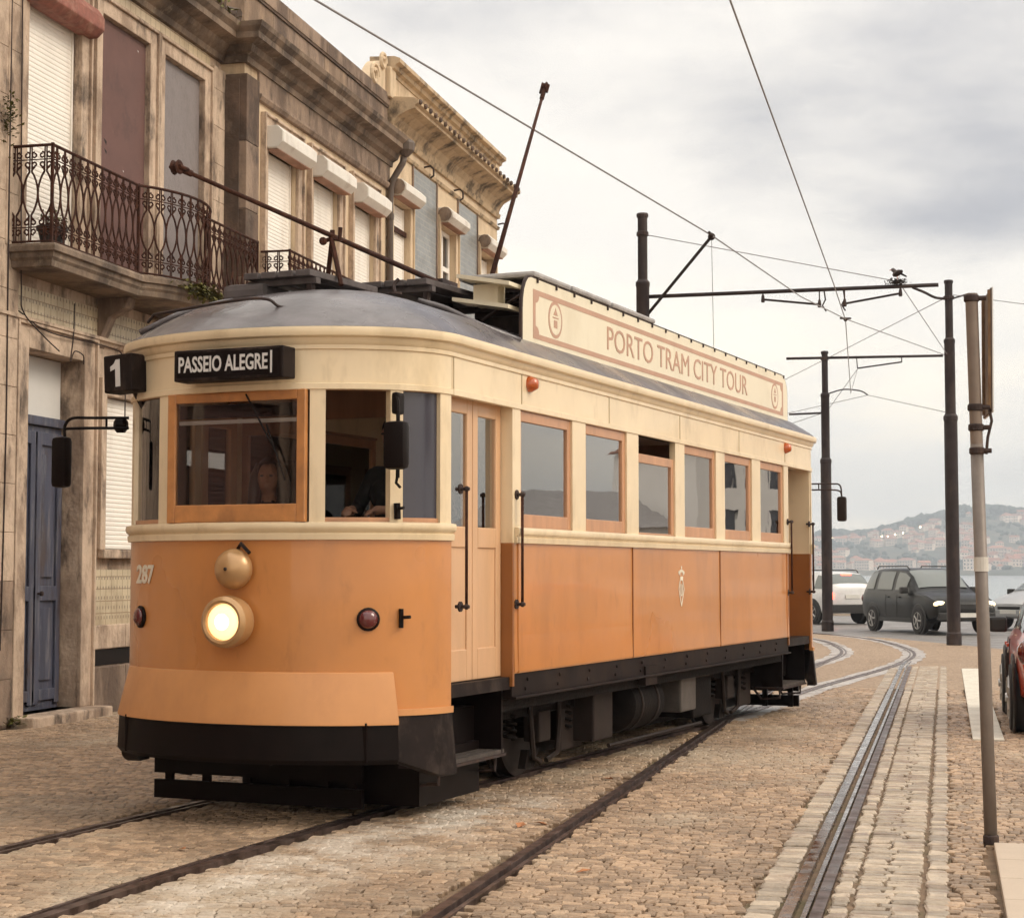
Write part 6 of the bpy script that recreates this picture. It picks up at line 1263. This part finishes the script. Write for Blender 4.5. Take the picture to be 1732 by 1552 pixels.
def clump(x, y, z, s):
    for _ in range(3):
        cx, cy_, cz = x+r_.gauss(0, s*.5), y+r_.gauss(0, s*.5), z+r_.uniform(.1, .7)*s
        b.add([(cx+v.x*s*.62*r_.uniform(.7,1.25), cy_+v.y*s*.62*r_.uniform(.7,1.25), cz+v.z*s*.55*r_.uniform(.7,1.3)) for v in iv], ifc)
for i in range(1900):
    x = r_.uniform(-520, 560); y = r_.uniform(2140, 2980)
    dens = math.sin(x*.026+y*.012)+math.sin(x*.063-y*.029+2)*.6
    if dens < .15 and y < 2730: continue
    clump(x, y, hill_h(x, y), r_.uniform(3.5, 6.5) if y < 2730 else r_.uniform(5, 8.5))
for i in range(330): x = r_.uniform(-230, 230); clump(x, r_.uniform(2780, 2950), hill_h(x, 2860)-1, r_.uniform(8, 15))
for i in range(500): x = r_.choice((-1, 1))*r_.uniform(540, 2200); y = r_.uniform(2140, 2980); clump(x, y, hill_h(x, y), r_.uniform(14, 24))
tag(b.build('hillside_wood', 'wood_leaf', smooth=False), 'blue hazy woods covering the far hillside', 'woods', kind='stuff')
def far_house_proto(w_, d_, h_, hip):
    o = empty('hillside_house')
    q = MB(); q.box(-w_/2, w_/2, -d_/2, d_/2, -6, h_); q.build('wall', 'house_wall', o)
    q = MB(); e = .5; q.add([(-w_/2-e,-d_/2-e,h_),(w_/2+e,-d_/2-e,h_),(w_/2+e,d_/2+e,h_),(-w_/2-e,d_/2+e,h_),(-w_/2*(.5 if hip else 1.05),0,h_+2.2),(w_/2*(.5 if hip else 1.05),0,h_+2.2)], [(0,1,5,4),(1,2,5),(2,3,4,5),(3,0,4),(3,2,1,0)]); q.build('roof', 'house_roof', o)
    n_ = max(2, int(w_/2.6))
    for k in range(n_):
        for lv in range(int(h_//3)):
            q = MB(); x = -w_/2 + (k+.5)*w_/n_; q.box(x-.55, x+.55, -d_/2-.06, -d_/2+.05, .9+lv*3, 2.3+lv*3); q.build('window', 'house_window', o)
    return o
protos = [far_house_proto(8, 8, 6.2, True), far_house_proto(11, 8, 6.4, False), far_house_proto(7, 7, 3.4, True), far_house_proto(16, 10, 9.4, True)]
cnt = 0; used = []; tries = 0
while cnt < 230 and tries < 9000:
    tries += 1
    x = r_.uniform(-240, 200); y = r_.uniform(2128, 2780)
    if any(abs(x-a) < 10 and abs(y-c) < 17 for a, c in used): continue
    dens = math.sin(x*.026+y*.012)+math.sin(x*.063-y*.029+2)*.6
    if dens > .1 and y > 2180: continue
    k = r_.choice((0,0,1,1,2,2,3)) if y < 2400 else r_.choice((0,1,2)); used.append((x, y)); pr = protos[k]
    o = pr if not pr.get('group') else copy_tree(pr); cnt += 1
    o.location = (x, y, hill_h(x, y)+.3); o.rotation_euler = (0, 0, r_.uniform(-.7, .7)); s_ = r_.uniform(1.0, 1.45); o.scale = (s_, s_, s_)
    tag(o, 'one of many tiny pale red-roofed houses on the hazy far hillside', 'house', 'houses on the far hillside')
for i, (x, y) in enumerate([(-161,2625),(-89,2607),(-80,2586),(-70,2600),(-59,2597),(-35,2611)]):
    o = thing('hillside_lamp', 'tiny lit street lamp glowing on the far hillside', 'street lamp', (x, y, hill_h(x, y)+1.5), 0, 'lit lamps on the far hillside')
    q = MB(); q.tube([(0,0,-2),(0,0,8)], .12, 6); q.build('post', 'dark_iron', o); q = MB(); q.ball((0,-.4,8), .9, 8, 6); q.build('lamp', 'lit_far', o)

# ------------------------------------------------------------------ riverside buildings beyond the right edge (seen mirrored in the tram's windows)
def plain_house(name, label, x, y, w_, d_, h_, rz, rm, hip=1.9):
    o = thing(name, label, 'house', (x, y, 0), rz)
    ops = [(-w_/2+1.0+i*1.9, -w_/2+2.0+i*1.9, 1.0+l*3, 2.6+l*3) for i in range(int((w_-1.2)/1.9)) for l in range(int(h_//3.1))]
    q = wall_mesh(-w_/2, w_/2, -.05, h_, ops, .3, 0); q.build('wall', 'white_wall', o)
    for p in ops: q = MB(); q.box(-.2, -.16, p[0], p[1], p[2], p[3]); q.build('window', 'house_window', o)
    q = MB(); q.box(-d_, -.302, -w_/2, w_/2, -.05, h_); q.build('rear_block', 'white_wall', o)
    q = MB(); e = .4; q.add([(e,-w_/2-e,h_),(e,w_/2+e,h_),(-d_-e,w_/2+e,h_),(-d_-e,-w_/2-e,h_),(-d_/2,-w_/2+2,h_+hip),(-d_/2,w_/2-2,h_+hip)], [(0,1,5,4),(1,2,5),(2,3,4,5),(3,0,4),(3,2,1,0)]); q.build('roof', rm, o); return o
plain_house('riverside_house', 'white three-storey house mirrored in the rear tram windows', 40.5, 107, 8.0, 9, 9.6, R(205), 'roof_tile')
plain_house('riverside_pavilion', 'low white pavilion with grey roof mirrored in the front side windows', 46.5, 98, 12, 8, 4.4, R(210), 'roof_cover', 2.4)

# ------------------------------------------------------------------ people in the tram
mat('skin', (0.34, 0.18, 0.115), 0.5, 0.06, 12); mat('hair_dark', (0.016, 0.010, 0.008), 0.5, 0.3, 30); mat('hair_brown', (0.07, 0.035, 0.02), 0.5, 0.3, 30); mat('hair_fair', (0.30, 0.19, 0.09), 0.5, 0.3, 30)
mat('coat_black', (0.012, 0.011, 0.012), 0.8, 0.3, 14, bump=.3); mat('coat_navy', (0.018, 0.022, 0.04), 0.8, 0.3, 14); mat('coat_rust', (0.20, 0.06, 0.035), 0.8, 0.2, 14); mat('coat_grey', (0.17, 0.165, 0.16), 0.8, 0.2, 14); mat('coat_white', (0.5, 0.48, 0.45), 0.8, 0.1, 14); mat('eye', (0.02, 0.015, 0.012), 0.2, 0)
def cap(b, p, r0, q, r1, n=12):
    p, q = Vector(p), Vector(q); b.tube([p.lerp(q, t_) for t_ in (0, .33, .66, 1)], [r0+(r1-r0)*t_ for t_ in (0, .33, .66, 1)], n); b.ball(p, r0*1.02, n, 8); b.ball(q, r1*1.02, n, 8)
def body_mesh(name, pose, coat, trouser):
    """one continuous figure, facing -y, origin on the floor between the feet; pose 'sit' (seat 0.42 m) or 'stand'"""
    b = MB(); hip = .48 if pose == 'sit' else .92; sh = hip + .46; nk = hip + .58; hd = hip + .73
    for s in (-1, 1):
        if pose == 'sit': kn_, an = (s*.13, -.42, hip+.02), (s*.13, -.44, .09)
        else: kn_, an = (s*.10, -.02, .50), (s*.11, .02, .09)
        cap(b, (s*.095, 0, hip), .092, kn_, .066); cap(b, kn_, .063, an, .042); cap(b, (an[0], an[1]+.03, .045), .042, (an[0]*1.1, an[1]-.15, .038), .034)
        el = (s*.27, -.02, hip+.20) if pose == 'sit' else (s*.27, -.06, hip+.24); wr = (s*.12, -.26, hip+.14) if pose == 'sit' else (s*.14, -.32, hip+.22)
        cap(b, (s*.175, 0, sh), .062, el, .048); cap(b, el, .046, wr, .030)
        d = (Vector(wr)-Vector(el)).normalized(); side = Vector((0,0,1)).cross(d).normalized(); palm = Vector(wr)+d*.05; cap(b, wr, .030, palm, .034)
        for f, (o_, l_) in enumerate(((-.027,.062),(-.009,.074),(.009,.069),(.026,.052))):
            k0 = palm+d*.02+side*o_; k1 = k0+d*l_*.55; k2 = k1+d*l_*.35-Vector((0,0,l_*.45)); cap(b, k0, .0105, k1, .0098, 7); cap(b, k1, .0098, k2, .0085, 7)
        th = Vector(wr)+d*.02+side*(.03*-s); cap(b, th, .0125, th+d*.045+side*(.028*-s)-Vector((0,0,.01)), .0105, 7)
    cap(b, (-.06,0,hip+.02), .125, (.06,0,hip+.02), .125); cap(b, (0,0,hip+.05), .145, (0,.01,hip+.26), .140); cap(b, (-.06,.005,hip+.34), .125, (.06,.005,hip+.34), .125); cap(b, (-.14,0,sh), .075, (.14,0,sh), .075)
    cap(b, (0,.01,nk-.07), .056, (0,-.005,nk+.05), .052)
    b.ball((0,-.012,hd), (.076,.094,.112), 20, 14); b.ball((0,-.045,hd-.055), (.052,.050,.055), 14, 10); b.ball((0,-.106,hd-.012), (.014,.020,.024), 8, 6); b.ball((0,-.092,hd-.062), (.024,.012,.009), 8, 6)
    for s in (-1, 1): b.ball((s*.077,.005,hd-.01), (.012,.022,.032), 8, 6); b.ball((s*.034,-.088,hd+.028), (.026,.012,.008), 8, 6)
    me = b.mesh(name); t_ = bpy.data.objects.new('tmp', me); col.objects.link(t_)
    rm = t_.modifiers.new('r', 'REMESH'); rm.mode = 'VOXEL'; rm.voxel_size = 0.0105; sm = t_.modifiers.new('s', 'SMOOTH'); sm.factor = .5; sm.iterations = 2
    bpy.context.view_layer.update(); out_ = bpy.data.meshes.new_from_object(t_.evaluated_get(bpy.context.evaluated_depsgraph_get())); bpy.data.objects.remove(t_)
    out_.name = name; out_.materials.clear()
    for m_ in ('skin', coat, trouser, 'black_soft'): out_.materials.append(MATS[m_])
    wz = hip+.14 if pose == 'sit' else hip+.22
    for p in out_.polygons:
        c = p.center; hand = c.y < -.235 and abs(c.z-wz-.0) < .11 and abs(c.x) < .21 and (pose == 'stand' or c.z > hip+.095)
        p.material_index = 0 if (c.z > nk-.01 or hand) else (3 if c.z < .085 else (2 if c.z < hip-.02 or (pose == 'sit' and c.y < -.13 and c.z < hip+.095) else 1)); p.use_smooth = True
    return out_, hd, hip
def hair_mesh(style):
    b = MB(); r2 = random.Random(5)
    b.ball((0,.012,.028), (.088,.098,.108), 18, 12)
    if style == 'long':
        for s in (-1, 1): b.tube([(s*.060,.0,.085),(s*.090,-.010,.0),(s*.098,-.012,-.11),(s*.105,-.03,-.22),(s*.090,-.05,-.30)], [.030,.040,.044,.040,.018], 8)
        for k in range(5): a = (k-2)*.035; b.tube([(a,.06,.06),(a*1.3,.090,-.05),(a*1.5,.090,-.18),(a*1.6,.075,-.27)], [.035,.044,.042,.018], 7)
    elif style == 'bob':
        for k in range(9): a = math.pi*(k/8); b.tube([(.075*math.cos(a),.07*math.sin(a)*.9+.005,.06),(.092*math.cos(a),.085*math.sin(a)+.005,-.03),(.085*math.cos(a),.075*math.sin(a)+.005,-.11)], [.03,.034,.02], 7)
    me = b.mesh('hair'); 
    # keep the face free
    bm = bmesh.new(); bm.from_mesh(me); bmesh.ops.delete(bm, geom=[v for v in bm.verts if v.co.y < -.052 and -.2 < v.co.z < .062 and abs(v.co.x) < .062], context='VERTS'); bm.to_mesh(me); bm.free()
    me.polygons.foreach_set('use_smooth', [True]*len(me.polygons)); return me
SIT = {}
def person(label, pose, coat, trouser, hairs, style, x, y, zf, rz, nod=0.0):
    key = (pose, coat, trouser)
    if key not in SIT: SIT[key] = body_mesh('person', *key)
    me, hd, hip = SIT[key]; w_ = tw(x, y); o = place(me, 'person', None, (w_.x, w_.y, zf), (0, 0, rz - TH)); tag(o, label, 'person', 'people in the tram')
    hm = HAIR[style].copy(); hm.materials.append(MATS[hairs]); place(hm, 'hair', o, (0, -.008, hd+.012))
    for s in (-1, 1): b = MB(); b.ball((s*.032,-.099,hd+.012), (.014,.009,.008), 8, 6); b.build('eye', 'eye', o, smooth=True)
    return o
HAIR = {k: hair_mesh(k) for k in ('long', 'bob', 'short')}
person('woman with long dark hair in black behind the windscreen', 'sit', 'coat_black', 'coat_black', 'hair_dark', 'long', -0.25, 0.10, 1.03, R(20))
person('driver in dark coat standing behind the narrow front window', 'stand', 'coat_black', 'coat_navy', 'hair_dark', 'short', 0.66, 0.22, 0.86, R(-8))
person('fair-haired passenger in grey in the second side window', 'sit', 'coat_grey', 'coat_navy', 'hair_fair', 'bob', 0.72, 2.75, 0.88, 0)
person('passenger with dark bobbed hair in the half-open window', 'sit', 'coat_navy', 'coat_navy', 'hair_dark', 'bob', 0.78, 3.80, 0.88, R(-10))
person('passenger in a rust coat in the half-open window', 'sit', 'coat_rust', 'coat_navy', 'hair_brown', 'short', 0.42, 3.82, 0.88, 0)
person('passenger in a pale coat in the fourth side window', 'sit', 'coat_white', 'coat_navy', 'hair_dark', 'short', 0.76, 4.85, 0.88, R(8))
person('dark-coated passenger in the fifth side window', 'sit', 'coat_black', 'coat_black', 'hair_brown', 'bob', 0.76, 5.90, 0.88, R(-15))

# ------------------------------------------------------------------ haze over the river
b = MB(); b.box(-2700, 2700, -120, 3300, -7.5, 150)
hz_o = tag(b.build('haze', 'wire'), kind='stuff')
m = bpy.data.materials.new('haze_air'); m.use_nodes = True; t = m.node_tree; t.nodes.clear()
o_ = t.nodes.new('ShaderNodeOutputMaterial'); v_ = t.nodes.new('ShaderNodeVolumePrincipled'); t.links.new(v_.outputs[0], o_.inputs['Volume'])
v_.inputs['Color'].default_value = (0.76, 0.85, 0.96, 1); v_.inputs['Density'].default_value = 0.00037; v_.inputs['Anisotropy'].default_value = 0.2
hz_o.data.materials.clear(); hz_o.data.materials.append(m)
